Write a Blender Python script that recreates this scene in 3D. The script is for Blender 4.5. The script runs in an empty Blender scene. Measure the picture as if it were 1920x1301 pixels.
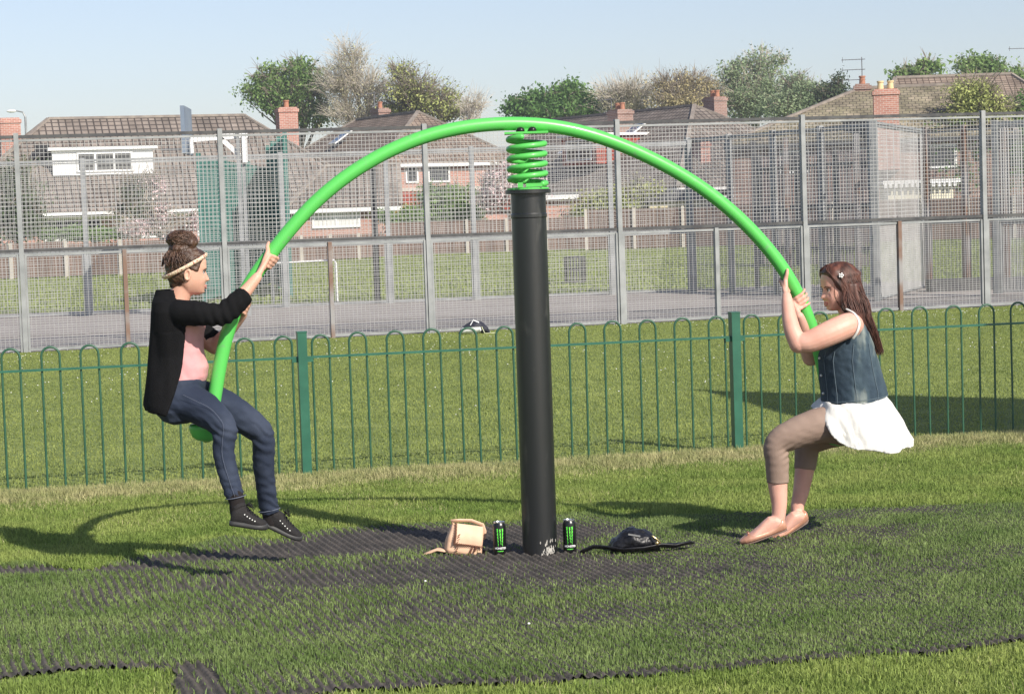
import bpy, math, random
import numpy as np
from mathutils import Vector, Matrix, noise
R = math.radians
random.seed(7); rng = np.random.default_rng(7)
sc = bpy.context.scene
COL = sc.collection

# ------------------------------------------------------------------ camera
F_PX, CAM_H = 4000.0, 1.70
PITCH, ROLL = math.atan(250.5*math.cos(R(1.95))/F_PX), R(1.95)
cam_d = bpy.data.cameras.new('camera'); cam = bpy.data.objects.new('camera', cam_d); COL.objects.link(cam)
fw = Vector((0, math.cos(PITCH), -math.sin(PITCH))); up0 = Vector((0, math.sin(PITCH), math.cos(PITCH))); r0 = Vector((1, 0, 0))
rt = r0*math.cos(ROLL) - up0*math.sin(ROLL); up = up0*math.cos(ROLL) + r0*math.sin(ROLL)
M3 = Matrix((rt, up, -fw)).transposed()
cam.matrix_world = Matrix.Translation((0, 0, CAM_H)) @ M3.to_4x4()
cam_d.sensor_width = 36; cam_d.lens = 36*F_PX/1920; cam_d.clip_end = 2000; cam_d.clip_start = 0.5
sc.camera = cam

# ------------------------------------------------------------------ sky, sun, exposure
SUN_EL = R(36); SUN_AZ = R(142)          # azimuth measured from +Y (north) towards +X (east)
w = bpy.data.worlds.new("World"); sc.world = w; w.use_nodes = True
nt = w.node_tree; bg = nt.nodes['Background']
sky = nt.nodes.new('ShaderNodeTexSky'); sky.sky_type = 'NISHITA'; sky.sun_disc = False
sky.sun_elevation = SUN_EL; sky.sun_rotation = SUN_AZ; sky.air_density = 1.0; sky.dust_density = 0.6; sky.ozone_density = 3.0
hs = nt.nodes.new('ShaderNodeHueSaturation'); hs.inputs['Saturation'].default_value = 0.85
tint = nt.nodes.new('ShaderNodeMixRGB'); tint.blend_type = 'MULTIPLY'; tint.inputs[0].default_value = 1; tint.inputs[2].default_value = (.97, .90, .93, 1)
nt.links.new(sky.outputs[0], hs.inputs['Color']); nt.links.new(hs.outputs[0], tint.inputs[1]); nt.links.new(tint.outputs[0], bg.inputs[0])
bg.inputs[1].default_value = 0.11
sun_d = bpy.data.lights.new('sun', 'SUN'); sun_d.energy = 5.0; sun_d.angle = R(0.5); sun_d.color = (1.0, 0.93, 0.82)
sun = bpy.data.objects.new('sun', sun_d); COL.objects.link(sun)
sdir = Vector((math.sin(SUN_AZ)*math.cos(SUN_EL), math.cos(SUN_AZ)*math.cos(SUN_EL), math.sin(SUN_EL)))
sun.rotation_euler = (-sdir).to_track_quat('-Z', 'Y').to_euler(); sun.location = (20, -20, 20)
sc.view_settings.view_transform = 'Standard'; sc.view_settings.look = 'None'
sc.view_settings.exposure = 0.40; sc.view_settings.gamma = 1.0
sc.cycles.max_bounces = 6; sc.cycles.transparent_max_bounces = 8

# ------------------------------------------------------------------ photo pixel -> world helpers
def ray(px, py): return fw + rt*((px-960)/F_PX) - up*((py-650.5)/F_PX)
def P(px, py, D):
    r = ray(px, py); return Vector((0, 0, CAM_H)) + r*(D/r.y)
def proj_x(p):                                   # photo column of a world point
    d = Vector(p)-Vector((0, 0, CAM_H)); return 960+F_PX*d.dot(rt)/d.dot(fw)
def G(px, py, z=0.0):
    r = ray(px, py); return Vector((0, 0, CAM_H)) + r*((z-CAM_H)/r.z)
def XG(px, D):                                   # ground point at depth D under photo column px
    lo, hi = 100.0, 3000.0
    for _ in range(40):
        m = (lo+hi)/2
        if P(px, m, D).z > 0: lo = m
        else: hi = m
    p = P(px, lo, D); return Vector((p.x, D, 0))

# ------------------------------------------------------------------ mesh helpers
def catmull(pts, k=5):
    out = []; n = len(pts)
    for i in range(n-1):
        p0, p1, p2, p3 = pts[max(i-1,0)], pts[i], pts[i+1], pts[min(i+2,n-1)]
        for j in range(k):
            t = j/k; out.append(.5*((2*p1)+(p2-p0)*t+(2*p0-5*p1+4*p2-p3)*t*t+(3*p1-p0-3*p2+p3)*t**3))
    out.append(pts[-1]); return out
class MB:
    def __init__(s): s.v = []; s.f = []; s.m = []; s.cm = 0
    def add(s, vs, fs):
        o = len(s.v); s.v.extend([tuple(v) for v in vs]); s.f.extend([tuple(i+o for i in f) for f in fs]); s.m.extend([s.cm]*len(fs))
        return s
    def box(s, x0, x1, y0, y1, z0, z1, M=None):
        vs = [Vector((x, y, z)) for z in (z0, z1) for y in (y0, y1) for x in (x0, x1)]
        if M: vs = [M @ v for v in vs]
        return s.add(vs, [(0,2,3,1),(4,5,7,6),(0,1,5,4),(2,6,7,3),(0,4,6,2),(1,3,7,5)])
    def bar(s, a, b, w, h, upv=Vector((0,0,1))):
        a = Vector(a); b = Vector(b); t = (b-a).normalized()
        if abs(t.dot(upv)) > .98: upv = Vector((0,1,0))
        l = t.cross(upv).normalized(); u = l.cross(t)
        vs = [p + l*(i*w/2) + u*(j*h/2) for p in (a, b) for j in (-1, 1) for i in (-1, 1)]
        return s.add(vs, [(0,1,3,2),(4,6,7,5),(0,4,5,1),(2,3,7,6),(0,2,6,4),(1,5,7,3)])
    def tube(s, pts, rad, n=10, cap=True, flat=1.0, upv=None):
        pts = [Vector(p) for p in pts]
        if not hasattr(rad, '__len__'): rad = [rad]*len(pts)
        rad = list(rad)
        if n >= 14 and 3 <= len(pts) < 12 and any(abs(r-rad[0]) > 1e-6 for r in rad):   # limbs: smooth path and taper
            q = catmull([Vector((*p, 0)) if False else p for p in pts], 4); rad = [float(x) for x in np.interp(np.arange(len(q))/4, np.arange(len(pts)), rad)]
            for _ in range(3): rad = [rad[0]]+[(rad[i-1]+2*rad[i]+rad[i+1])/4 for i in range(1, len(rad)-1)]+[rad[-1]]
            pts = q
        if cap:                                   # rounded ends
            t0 = (pts[0]-pts[1]).normalized(); t1 = (pts[-1]-pts[-2]).normalized()
            A = [(pts[0]+t0*rad[0]*k, rad[0]*q) for k, q in ((.95,.25),(.75,.65),(.4,.92))]
            B = [(pts[-1]+t1*rad[-1]*k, rad[-1]*q) for k, q in ((.4,.92),(.75,.65),(.95,.25))]
            pts = [a for a, _ in A]+pts+[b for b, _ in B]; rad = [q for _, q in A]+rad+[q for _, q in B]
        t = (pts[1]-pts[0]).normalized()
        ref = Vector(upv) if upv else (Vector((0,0,1)) if abs(t.z) < .9 else Vector((0,1,0)))
        nrm = (ref - t*ref.dot(t)).normalized(); vs = []
        for i, p in enumerate(pts):
            a = pts[max(i-1, 0)]; b = pts[min(i+1, len(pts)-1)]
            t = (b-a).normalized(); nrm = (nrm - t*nrm.dot(t)).normalized(); bi = t.cross(nrm)
            for k in range(n):
                q = 2*math.pi*k/n
                vs.append(p + nrm*(math.cos(q)*rad[i]*flat) + bi*(math.sin(q)*rad[i]))
        L = len(pts)
        fs = [(i*n+k, i*n+(k+1) % n, (i+1)*n+(k+1) % n, (i+1)*n+k) for i in range(L-1) for k in range(n)]
        fs += [tuple(range(n-1, -1, -1)), tuple(range((L-1)*n, L*n))]
        return s.add(vs, fs)
    def loft(s, secs, n=28, e=2.0):
        """secs: (centre, fwd, lat, front, back, half width)"""
        vs = []
        for c, f, l, af, ab, wd in secs:
            c = Vector(c); f = Vector(f).normalized(); l = Vector(l).normalized()
            for k in range(n):
                q = 2*math.pi*k/n; cq, sq = math.cos(q), math.sin(q)
                ce = math.copysign(abs(cq)**(2/e), cq); se = math.copysign(abs(sq)**(2/e), sq)
                vs.append(c + f*(ce*(af if cq > 0 else ab)) + l*(se*wd))
        L = len(secs)
        fs = [(i*n+k, i*n+(k+1) % n, (i+1)*n+(k+1) % n, (i+1)*n+k) for i in range(L-1) for k in range(n)]
        fs += [tuple(range(n-1, -1, -1)), tuple(range((L-1)*n, L*n))]
        return s.add(vs, fs)
    def lathe(s, prof, n=32, c=(0, 0, 0)):
        c = Vector(c); vs = [c+Vector((r*math.cos(2*math.pi*k/n), r*math.sin(2*math.pi*k/n), z)) for r, z in prof for k in range(n)]
        L = len(prof)
        fs = [(i*n+k, i*n+(k+1) % n, (i+1)*n+(k+1) % n, (i+1)*n+k) for i in range(L-1) for k in range(n)]
        fs += [tuple(range(n-1, -1, -1)), tuple(range((L-1)*n, L*n))]
        return s.add(vs, fs)
    def ball(s, c, rx, ry, rz, n=16, m=10, M=None):
        vs = []; c = Vector(c)
        for i in range(m+1):
            th = math.pi*i/m
            for k in range(n):
                q = 2*math.pi*k/n
                v = Vector((rx*math.sin(th)*math.cos(q), ry*math.sin(th)*math.sin(q), rz*math.cos(th)))
                vs.append((M @ v if M else v) + c)
        return s.add(vs, [(i*n+k, i*n+(k+1) % n, (i+1)*n+(k+1) % n, (i+1)*n+k) for i in range(m) for k in range(n)])
    def obj(s, name, mat, parent=None, smooth=False, loc=None):
        me = bpy.data.meshes.new(name); me.from_pydata(s.v, [], s.f)
        mats = mat if isinstance(mat, (list, tuple)) else [mat]
        for m_ in mats: me.materials.append(m_)
        if len(mats) > 1: me.polygons.foreach_set('material_index', s.m)
        if smooth: me.polygons.foreach_set('use_smooth', [True]*len(me.polygons))
        me.update()
        o = bpy.data.objects.new(name, me); COL.objects.link(o)
        if parent: put(o, parent)
        return o
def put(o, parent):                               # parent while keeping the world-space coordinates of the mesh
    o.parent = parent
    o.matrix_parent_inverse = parent.matrix_basis.inverted()
def smooth_by_angle(o, ang=35):
    me = o.data; me.polygons.foreach_set('use_smooth', [True]*len(me.polygons))
    me.set_sharp_from_angle(angle=R(ang))
def empty(name, loc, label=None, cat=None, group=None, kind=None, rz=0):
    o = bpy.data.objects.new(name, None); COL.objects.link(o); o.location = loc; o.rotation_euler = (0, 0, rz)
    o.empty_display_size = .2
    tag(o, label, cat, group, kind); return o
def tag(o, label=None, cat=None, group=None, kind=None):
    if label: o['label'] = label
    if cat: o['category'] = cat
    if group: o['group'] = group
    if kind: o['kind'] = kind
    return o
def link_copy(o, parent=None):
    c = o.copy(); COL.objects.link(c)
    if parent: c.parent = parent
    return c
def fuse(name, mb, mat, parent, voxel=.005, smooth=4, disp=None, matf=None):
    """union of closed pieces -> one continuous skin"""
    me = bpy.data.meshes.new('tmp'); me.from_pydata(mb.v, [], mb.f); me.update()
    o = bpy.data.objects.new('tmp', me); COL.objects.link(o)
    import bmesh
    bm = bmesh.new(); bm.from_mesh(me); bmesh.ops.recalc_face_normals(bm, faces=bm.faces); bm.to_mesh(me); bm.free()
    m = o.modifiers.new('r', 'REMESH'); m.mode = 'VOXEL'; m.voxel_size = voxel; m.adaptivity = 0
    if smooth:
        m2 = o.modifiers.new('s', 'SMOOTH'); m2.factor = .5; m2.iterations = smooth
    dg = bpy.context.evaluated_depsgraph_get(); dg.update()
    nm = bpy.data.meshes.new_from_object(o.evaluated_get(dg)); nm.name = name
    bpy.data.objects.remove(o)
    if disp:
        nv = len(nm.vertices); co = np.empty(nv*3, 'f'); nm.vertices.foreach_get('co', co)
        no = np.empty(nv*3, 'f'); nm.vertices.foreach_get('normal', no)
        co = co.reshape(-1, 3); no = no.reshape(-1, 3)
        d = np.array([disp(Vector(p), Vector(q)) for p, q in zip(co.tolist(), no.tolist())], 'f')
        co += no*d[:, None]; nm.vertices.foreach_set('co', co.ravel())
    mats = mat if isinstance(mat, (list, tuple)) else [mat]
    nm.materials.clear()
    for q in mats: nm.materials.append(q)
    nm.polygons.foreach_set('use_smooth', [True]*len(nm.polygons))
    if matf:
        nm.polygons.foreach_set('material_index', [matf(p.center) for p in nm.polygons])
    nm.update()
    ob = bpy.data.objects.new(name, nm); COL.objects.link(ob)
    if parent: put(ob, parent)
    return ob

# ------------------------------------------------------------------ materials
def mat(name, c1, c2=None, scale=8, rough=.7, bump=0, bscale=None, spec=.3, metal=0, detail=4, lo=.35, hi=.65, island=0, transl=0, coat=0, sheen=0, stretch=None, c3=None):
    m = bpy.data.materials.new(name); m.use_nodes = True; n = m.node_tree; L = n.links.new
    b = n.nodes['Principled BSDF']; b.inputs['Roughness'].default_value = rough
    b.inputs['Specular IOR Level'].default_value = spec; b.inputs['Metallic'].default_value = metal
    if coat: b.inputs['Coat Weight'].default_value = coat; b.inputs['Coat Roughness'].default_value = .12
    if sheen: b.inputs['Sheen Weight'].default_value = sheen
    b.inputs['Base Color'].default_value = (*c1, 1)
    co = n.nodes.new('ShaderNodeTexCoord'); mp = n.nodes.new('ShaderNodeMapping'); L(co.outputs['Object'], mp.inputs[0])
    if stretch: mp.inputs['Scale'].default_value = stretch
    out = None
    if c2:
        nz = n.nodes.new('ShaderNodeTexNoise'); nz.inputs['Scale'].default_value = scale; nz.inputs['Detail'].default_value = detail
        L(mp.outputs[0], nz.inputs['Vector'])
        cr = n.nodes.new('ShaderNodeValToRGB'); e = cr.color_ramp.elements
        e[0].position = lo; e[0].color = (*c1, 1); e[1].position = hi; e[1].color = (*c2, 1)
        if c3: q = e.new((lo+hi)/2); q.color = (*c3, 1)
        L(nz.outputs[0], cr.inputs[0]); out = cr.outputs[0]
    if island:
        g = n.nodes.new('ShaderNodeNewGeometry'); mr = n.nodes.new('ShaderNodeMapRange')
        mr.inputs['To Min'].default_value = 1-island; mr.inputs['To Max'].default_value = 1+island
        L(g.outputs['Random Per Island'], mr.inputs[0])
        hv = n.nodes.new('ShaderNodeHueSaturation'); L(mr.outputs[0], hv.inputs['Value'])
        if out: L(out, hv.inputs['Color'])
        else: hv.inputs['Color'].default_value = (*c1, 1)
        out = hv.outputs[0]
    if out: L(out, b.inputs['Base Color'])
    if bump:
        nb = n.nodes.new('ShaderNodeTexNoise'); nb.inputs['Scale'].default_value = bscale or scale*4; nb.inputs['Detail'].default_value = 5
        L(mp.outputs[0], nb.inputs['Vector'])
        bp = n.nodes.new('ShaderNodeBump'); bp.inputs['Strength'].default_value = bump; bp.inputs['Distance'].default_value = .01
        L(nb.outputs[0], bp.inputs['Height']); L(bp.outputs[0], b.inputs['Normal'])
    if transl:
        tr = n.nodes.new('ShaderNodeBsdfTranslucent'); mx = n.nodes.new('ShaderNodeMixShader'); mx.inputs[0].default_value = transl
        if out: L(out, tr.inputs[0])
        else: tr.inputs[0].default_value = (*c1, 1)
        L(b.outputs[0], mx.inputs[1]); L(tr.outputs[0], mx.inputs[2]); L(mx.outputs[0], n.nodes['Material Output'].inputs[0])
    return m

def brick_mat(name, c1, c2, mortar, bw, bh, ms=.02, bump=.6, axis='XZ', offset=.5, rough=.85, noise_amt=.35):
    """bricks or roof tiles laid in the object's own axes"""
    m = bpy.data.materials.new(name); m.use_nodes = True; n = m.node_tree; L = n.links.new
    b = n.nodes['Principled BSDF']; b.inputs['Roughness'].default_value = rough; b.inputs['Specular IOR Level'].default_value = .2
    uv = n.nodes.new('ShaderNodeUVMap')
    mp = n.nodes.new('ShaderNodeMapping'); L(uv.outputs[0], mp.inputs[0])
    br = n.nodes.new('ShaderNodeTexBrick'); L(mp.outputs[0], br.inputs[0])
    br.inputs['Color1'].default_value = (*c1, 1); br.inputs['Color2'].default_value = (*c2, 1); br.inputs['Mortar'].default_value = (*mortar, 1)
    br.inputs['Scale'].default_value = 1; br.inputs['Brick Width'].default_value = bw; br.inputs['Row Height'].default_value = bh
    br.inputs['Mortar Size'].default_value = ms; br.inputs['Mortar Smooth'].default_value = .3; br.offset = offset
    nz = n.nodes.new('ShaderNodeTexNoise'); nz.inputs['Scale'].default_value = .9; nz.inputs['Detail'].default_value = 8; L(mp.outputs[0], nz.inputs[0])
    mr = n.nodes.new('ShaderNodeMapRange'); mr.inputs[1].default_value = .3; mr.inputs[2].default_value = .7
    mr.inputs['To Min'].default_value = 1-noise_amt; mr.inputs['To Max'].default_value = 1+noise_amt; L(nz.outputs[0], mr.inputs[0])
    hv = n.nodes.new('ShaderNodeHueSaturation'); L(br.outputs[0], hv.inputs['Color']); L(mr.outputs[0], hv.inputs['Value'])
    L(hv.outputs[0], b.inputs['Base Color'])
    bp = n.nodes.new('ShaderNodeBump'); bp.inputs['Strength'].default_value = bump; bp.inputs['Distance'].default_value = .03; bp.invert = True
    L(br.outputs['Fac'], bp.inputs['Height']); L(bp.outputs[0], b.inputs['Normal'])
    return m
def uvbox(o):                                    # UV in metres: along the wall / roof slope
    me = o.data; uvl = me.uv_layers.new(name='UVMap')
    for p in me.polygons:
        nn = p.normal
        a = Vector((0, 0, 1)).cross(nn)
        a = a.normalized() if a.length > .05 else Vector((1, 0, 0))
        b_ = nn.cross(a).normalized()
        for li in p.loop_indices:
            c = me.vertices[me.loops[li].vertex_index].co
            uvl.data[li].uv = (c.dot(a), c.dot(b_))

M_ = {}
M_['soil'] = mat('lawn_base', (.21,.25,.075), (.15,.19,.055), scale=2.2, rough=.95, bump=.5, bscale=70, c3=(.14,.18,.05))
M_['grass_near'] = mat('grass_blades', (.20,.285,.065), (.32,.385,.11), scale=1.6, rough=.55, island=.4, transl=.4, spec=.2)
M_['grass_mat'] = mat('grass_in_matting', (.155,.23,.068), (.24,.315,.11), scale=2.5, rough=.55, island=.4, transl=.4, spec=.2)
M_['grass_far'] = mat('mown_grass', (.26,.315,.095), (.33,.38,.12), scale=.7, rough=.6, island=.15, transl=.45, spec=.1)
M_['grass_dry'] = mat('dry_grass', (.46,.43,.22), (.32,.34,.14), scale=5, rough=.6, island=.3, transl=.3, spec=.2)
M_['rubber'] = mat('black_rubber', (.055,.050,.045), (.10,.087,.077), scale=7, rough=.85, bump=.5, bscale=120)
M_['tarmac'] = mat('court_tarmac', (.25,.225,.215), (.30,.275,.26), scale=.5, rough=.9, bump=.3, bscale=60, stretch=(.3,2,1))
M_['arch'] = mat('green_gloss_paint', (.095,.50,.095), (.14,.40,.14), scale=26, lo=.60, hi=.72, detail=8, rough=.38, spec=.45, coat=.12, bump=.03, bscale=30)
M_['post'] = mat('black_satin_paint', (.007,.008,.009), (.045,.045,.042), scale=16, lo=.60, hi=.74, detail=9, rough=.38, spec=.85, bump=.05, bscale=40, stretch=(1,1,.3))
M_['bolt'] = mat('dark_bolt', (.03,.028,.03), rough=.3, metal=.6)
M_['hoop_g'] = mat('green_rail_paint', (.02,.075,.042), (.032,.105,.06), scale=5, rough=.42, spec=.5)
M_['fence_g'] = mat('green_fence_paint', (.018,.10,.062), (.026,.125,.078), scale=9, rough=.4, spec=.5)
M_['galv'] = mat('galvanised_steel', (.23,.24,.245), (.32,.33,.335), scale=4, rough=.55, metal=.3, spec=.5)
M_['wire'] = mat('mesh_wire', (.36,.36,.36), (.46,.46,.46), scale=3, rough=.55, metal=.1)
M_['wire_d'] = mat('dull_mesh_wire', (.26,.26,.27), (.34,.34,.34), scale=3, rough=.6)
M_['rail_d'] = mat('dark_rail', (.05,.05,.055), (.09,.09,.09), scale=6, rough=.6)
M_['rust'] = mat('rusty_post', (.28,.27,.27), (.19,.12,.09), scale=1.6, rough=.8, lo=.42, hi=.58)
M_['greensheet'] = mat('green_fence_bars', (.045,.145,.125), (.07,.19,.165), scale=2, rough=.5)
M_['wood'] = mat('fence_boards', (.12,.075,.058), (.18,.12,.095), scale=2.5, rough=.9, stretch=(3,3,.3), island=.18)
M_['paling'] = mat('weathered_palings', (.13,.11,.115), (.20,.17,.175), scale=2, rough=.9, stretch=(4,4,.3))
M_['concrete'] = mat('concrete_post', (.42,.38,.33), (.52,.48,.42), scale=3, rough=.9)
M_['white'] = mat('white_upvc', (.75,.75,.75), (.8,.8,.79), scale=2, rough=.4)
M_['glass'] = mat('window_glass', (.025,.03,.035), (.06,.065,.07), scale=.8, rough=.08, spec=.8)
M_['skyglass'] = mat('roof_window_glass', (.05,.09,.17), (.08,.13,.22), scale=.8, rough=.06, spec=1)
M_['curtain'] = mat('net_curtain', (.6,.6,.58), (.72,.72,.70), scale=3, rough=.9, stretch=(8,8,.3))
M_['brick'] = brick_mat('red_brick', (.36,.155,.12), (.44,.21,.16), (.52,.45,.40), .24, .085, ms=.01, bump=.3, noise_amt=.15)
M_['brick_d'] = brick_mat('brown_brick', (.22,.13,.105), (.28,.165,.13), (.38,.33,.30), .24, .085, ms=.01, bump=.3, noise_amt=.15)
M_['tile_a'] = brick_mat('grey_brown_roof_tiles', (.175,.145,.125), (.23,.195,.17), (.06,.05,.045), .33, .32, ms=.035, bump=1.0, offset=0, noise_amt=.3)
M_['tile_b'] = brick_mat('brown_roof_tiles', (.20,.155,.125), (.26,.205,.165), (.07,.05,.04), .30, .20, ms=.025, bump=.8, offset=0, noise_amt=.3)
M_['tile_c'] = brick_mat('mossy_roof_tiles', (.19,.17,.11), (.26,.22,.16), (.09,.08,.06), .30, .24, ms=.022, bump=.6, offset=.5, noise_amt=.5)
M_['tile_red'] = brick_mat('red_hung_tiles', (.30,.07,.05), (.36,.09,.06), (.14,.04,.03), .17, .12, ms=.012, bump=.6, noise_amt=.1)
M_['ridge'] = mat('ridge_tiles', (.30,.26,.22), (.20,.17,.15), scale=3, rough=.9)
M_['terracotta'] = mat('chimney_pot', (.36,.16,.10), (.40,.19,.12), scale=4, rough=.8)
M_['buffpot'] = mat('buff_chimney_pot', (.60,.47,.24), (.65,.52,.3), scale=4, rough=.8)
M_['dark'] = mat('dark_void', (.03,.03,.032), rough=.8)
M_['antenna'] = mat('aerial_metal', (.16,.16,.17), rough=.5, metal=.5)
M_['bark'] = mat('tree_bark', (.19,.16,.125), (.27,.23,.185), scale=3, rough=.9, bump=.5, bscale=20)
M_['barkp'] = mat('pale_bark', (.42,.38,.31), (.50,.45,.37), scale=3, rough=.9)
def leafm(n, a, b, tr=.3): return mat(n, a, b, scale=.5, rough=.6, island=.4, transl=tr, spec=.15)
M_['leaf_g'] = leafm('green_leaves', (.19,.30,.10), (.29,.40,.15), .45)
M_['leaf_d'] = leafm('dark_green_leaves', (.11,.22,.065), (.19,.32,.10), .45)
M_['leaf_o'] = leafm('olive_buds', (.36,.36,.21), (.44,.42,.26))
M_['leaf_y'] = leafm('yellow_green_leaves', (.33,.37,.13), (.43,.46,.17))
M_['leaf_t'] = leafm('tan_buds', (.48,.41,.21), (.42,.37,.22))
M_['leaf_b'] = leafm('grey_green_birch_leaves', (.26,.34,.19), (.36,.44,.26), .45)
M_['leaf_c'] = leafm('conifer_foliage', (.07,.10,.05), (.11,.15,.075), .2)
M_['blossom'] = leafm('pink_blossom', (.72,.54,.55), (.80,.66,.66))
# ================================================================== ground and paving
def grid_sheet(name, xs, ys, zf, m, smooth=True, keep=None):
    X, Y = np.meshgrid(xs, ys); Z = zf(X, Y)
    v = np.stack([X, Y, Z], -1).reshape(-1, 3); nx, ny = len(xs), len(ys)
    i = (np.arange(ny-1)[:, None]*nx + np.arange(nx-1)[None]).ravel()
    f = np.stack([i, i+1, i+nx+1, i+nx], -1)
    if keep is not None:
        cx = (v[f[:, 0], 0]+v[f[:, 2], 0])/2; cy = (v[f[:, 0], 1]+v[f[:, 2], 1])/2
        f = f[keep(cx, cy)]
    me = bpy.data.meshes.new(name); me.from_pydata(v.tolist(), [], f.tolist()); me.materials.append(m)
    me.polygons.foreach_set('use_smooth', [smooth]*len(me.polygons)); me.update()
    o = bpy.data.objects.new(name, me); COL.objects.link(o); return o
def flat_sheet(name, poly, z, m):
    me = bpy.data.meshes.new(name); me.from_pydata([(p[0], p[1], z) for p in poly], [], [tuple(range(len(poly)))])
    me.materials.append(m); me.update(); o = bpy.data.objects.new(name, me); COL.objects.link(o); return o
def vnoise(X, Y, s, seed=0, oct=3):
    """cheap numpy value noise 0..1"""
    r = np.random.default_rng(seed); T = r.random((256, 256)); out = 0; amp = .5; tot = 0
    for k in range(oct):
        x = X*s*(2**k)+17.3*k; y = Y*s*(2**k)+9.1*k
        xi = np.floor(x).astype(int); yi = np.floor(y).astype(int); fx = x-xi; fy = y-yi
        fx = fx*fx*(3-2*fx); fy = fy*fy*(3-2*fy)
        g = lambda a, b: T[(xi+a) % 256, (yi+b) % 256]
        out = out + amp*((g(0,0)*(1-fx)+g(1,0)*fx)*(1-fy)+(g(0,1)*(1-fx)+g(1,1)*fx)*fy); tot += amp; amp *= .5
    return out/tot
def inpoly(X, Y, poly):
    ins = np.zeros(X.shape, bool); n = len(poly)
    for i in range(n):
        x0, y0 = poly[i]; x1, y1 = poly[(i+1) % n]
        if y0 == y1: continue
        c = ((Y < y0) != (Y < y1)) & (X < (x1-x0)*(Y-y0)/(y1-y0)+x0); ins ^= c
    return ins

xs = np.concatenate([np.linspace(-900, -40, 12), np.linspace(-35, 35, 60), np.linspace(40, 900, 12)])
ys = np.concatenate([np.linspace(-60, 4, 8), np.linspace(5, 60, 90), np.linspace(65, 900, 30)])
ground = grid_sheet('ground', xs, ys, lambda X, Y: X*0, M_['soil']); tag(ground, kind='structure')

# rubber grass matting: outline read off the ground around the swing
MATPX_FAR = [(-60,1068),(0,1066),(60,1060),(120,1070),(175,1072),(240,1052),(330,1036),(420,1010),(520,1016),(600,996),(700,990),(820,984),(950,985),(1080,966),(1250,972),(1400,966),(1560,958),(1700,955),(1850,950),(2000,946)]
MATPX_NEAR = [(2000,1194),(1920,1205),(1750,1228),(1620,1232),(1500,1243),(1380,1258),(1250,1266),(1100,1280),(960,1284),(800,1292),(620,1300),(420,1330),(415,1360),(345,1360),(322,1262),(250,1256),(120,1262),(0,1276),(-60,1280)]
MATPOLY = [tuple(G(*p)[:2]) for p in MATPX_FAR+MATPX_NEAR]
ga, gb = G(600,1064), G(753,1181)
rd = np.array([gb.x-ga.x, gb.y-ga.y]); rd /= np.hypot(*rd); rn = np.array([-rd[1], rd[0]])   # rib direction, across ribs
RIB = .040
def ribphase(X, Y):
    a = X*rn[0]+Y*rn[1]; b = X*rd[0]+Y*rd[1]
    return a + .006*np.sin(b*5), b
def bareness(X, Y):
    """1 where the rubber shows, 0 where grass has grown through"""
    def spot(px, py, sx, sy):
        c = G(px, py); return np.exp(-((X-c.x)/sx)**2-((Y-c.y)/sy)**2)
    s = 0
    for q in [(600,1030,.45,.22,1.5),(480,1046,.4,.14,1.3),(330,1052,.3,.13,1.0),(230,1070,.3,.08,1.2),(50,1074,.35,.09,1.4),(760,1010,.5,.28,1.5),(930,1012,.5,.30,1.4),(1010,1045,.25,.2,1.0),
              (1080,1000,.35,.35,.8),(830,1060,.7,.4,.6),(620,1090,.8,.5,.48),(1150,1070,.7,.4,.48),(1000,1090,.7,.4,.35),(1560,1010,.6,.4,.42),(1450,1075,.6,.35,.5),(400,1100,.5,.5,.4),(1700,1060,.5,.4,.3),(750,1150,.7,.4,.4),(1000,1150,.9,.3,.3)]:
        s = s+spot(*q[:4])*q[4]
    nz = vnoise(X, Y, 1.6, 3)*.5+vnoise(X, Y, 7, 4)*.5
    s = s + (nz-.5)*.75 + .10
    # exposed border of the matting and the loose strip at the front
    return s
def edge_dist(X, Y):
    d = np.full(X.shape, 9.0); n = len(MATPOLY)
    for i in range(n):
        ax, ay = MATPOLY[i]; bx, by = MATPOLY[(i+1) % n]; L2 = (bx-ax)**2+(by-ay)**2
        t = np.clip(((X-ax)*(bx-ax)+(Y-ay)*(by-ay))/L2, 0, 1)
        d = np.minimum(d, np.hypot(X-ax-t*(bx-ax), Y-ay-t*(by-ay)))
    return d
def mat_z(X, Y):
    a, b = ribphase(X, Y)
    rib = .5+.5*np.cos(2*np.pi*a/RIB)
    notch = .5+.5*np.cos(2*np.pi*b/.055)
    return .005+.018*rib**1.3*(.6+.4*notch)
# build the sheet in rib-aligned axes so every rib is clean
cx0, cy0 = 0.2, 9.6
ua = np.arange(-4.0, 4.0, .008); ub = np.arange(-2.9, 2.9, .011)
A_, B_ = np.meshgrid(ua, ub)
Xm = cx0 + A_*rn[0] + B_*rd[0]; Ym = cy0 + A_*rn[1] + B_*rd[1]
Zm = mat_z(Xm, Ym) + (vnoise(Xm, Ym, 2.2, 9)-.5)*.010
nx, ny = len(ua), len(ub)
ii = (np.arange(ny-1)[:, None]*nx+np.arange(nx-1)[None]).ravel()
ff = np.stack([ii, ii+1, ii+nx+1, ii+nx], -1)
Vm = np.stack([Xm, Ym, Zm], -1).reshape(-1, 3)
kc = Vm[ff].mean(1)
# visible wedge only, inside the outline, ragged rim
jag = (vnoise(kc[:,0], kc[:,1], 9, 21)-.5)*.16
kk = inpoly(kc[:,0]+jag*.6, kc[:,1]+jag, MATPOLY) & (abs(kc[:,0]) < kc[:,1]*.26+.1) & (kc[:,1] > 7.2)
ff = ff[kk]; used, inv = np.unique(ff, return_inverse=True)
me = bpy.data.meshes.new('rubber_matting'); me.from_pydata(Vm[used].tolist(), [], inv.reshape(-1, 4).tolist()); me.materials.append(M_['rubber'])
me.polygons.foreach_set('use_smooth', [True]*len(me.polygons)); me.update()
matting = bpy.data.objects.new('rubber_matting', me); COL.objects.link(matting); tag(matting, kind='structure')

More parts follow.
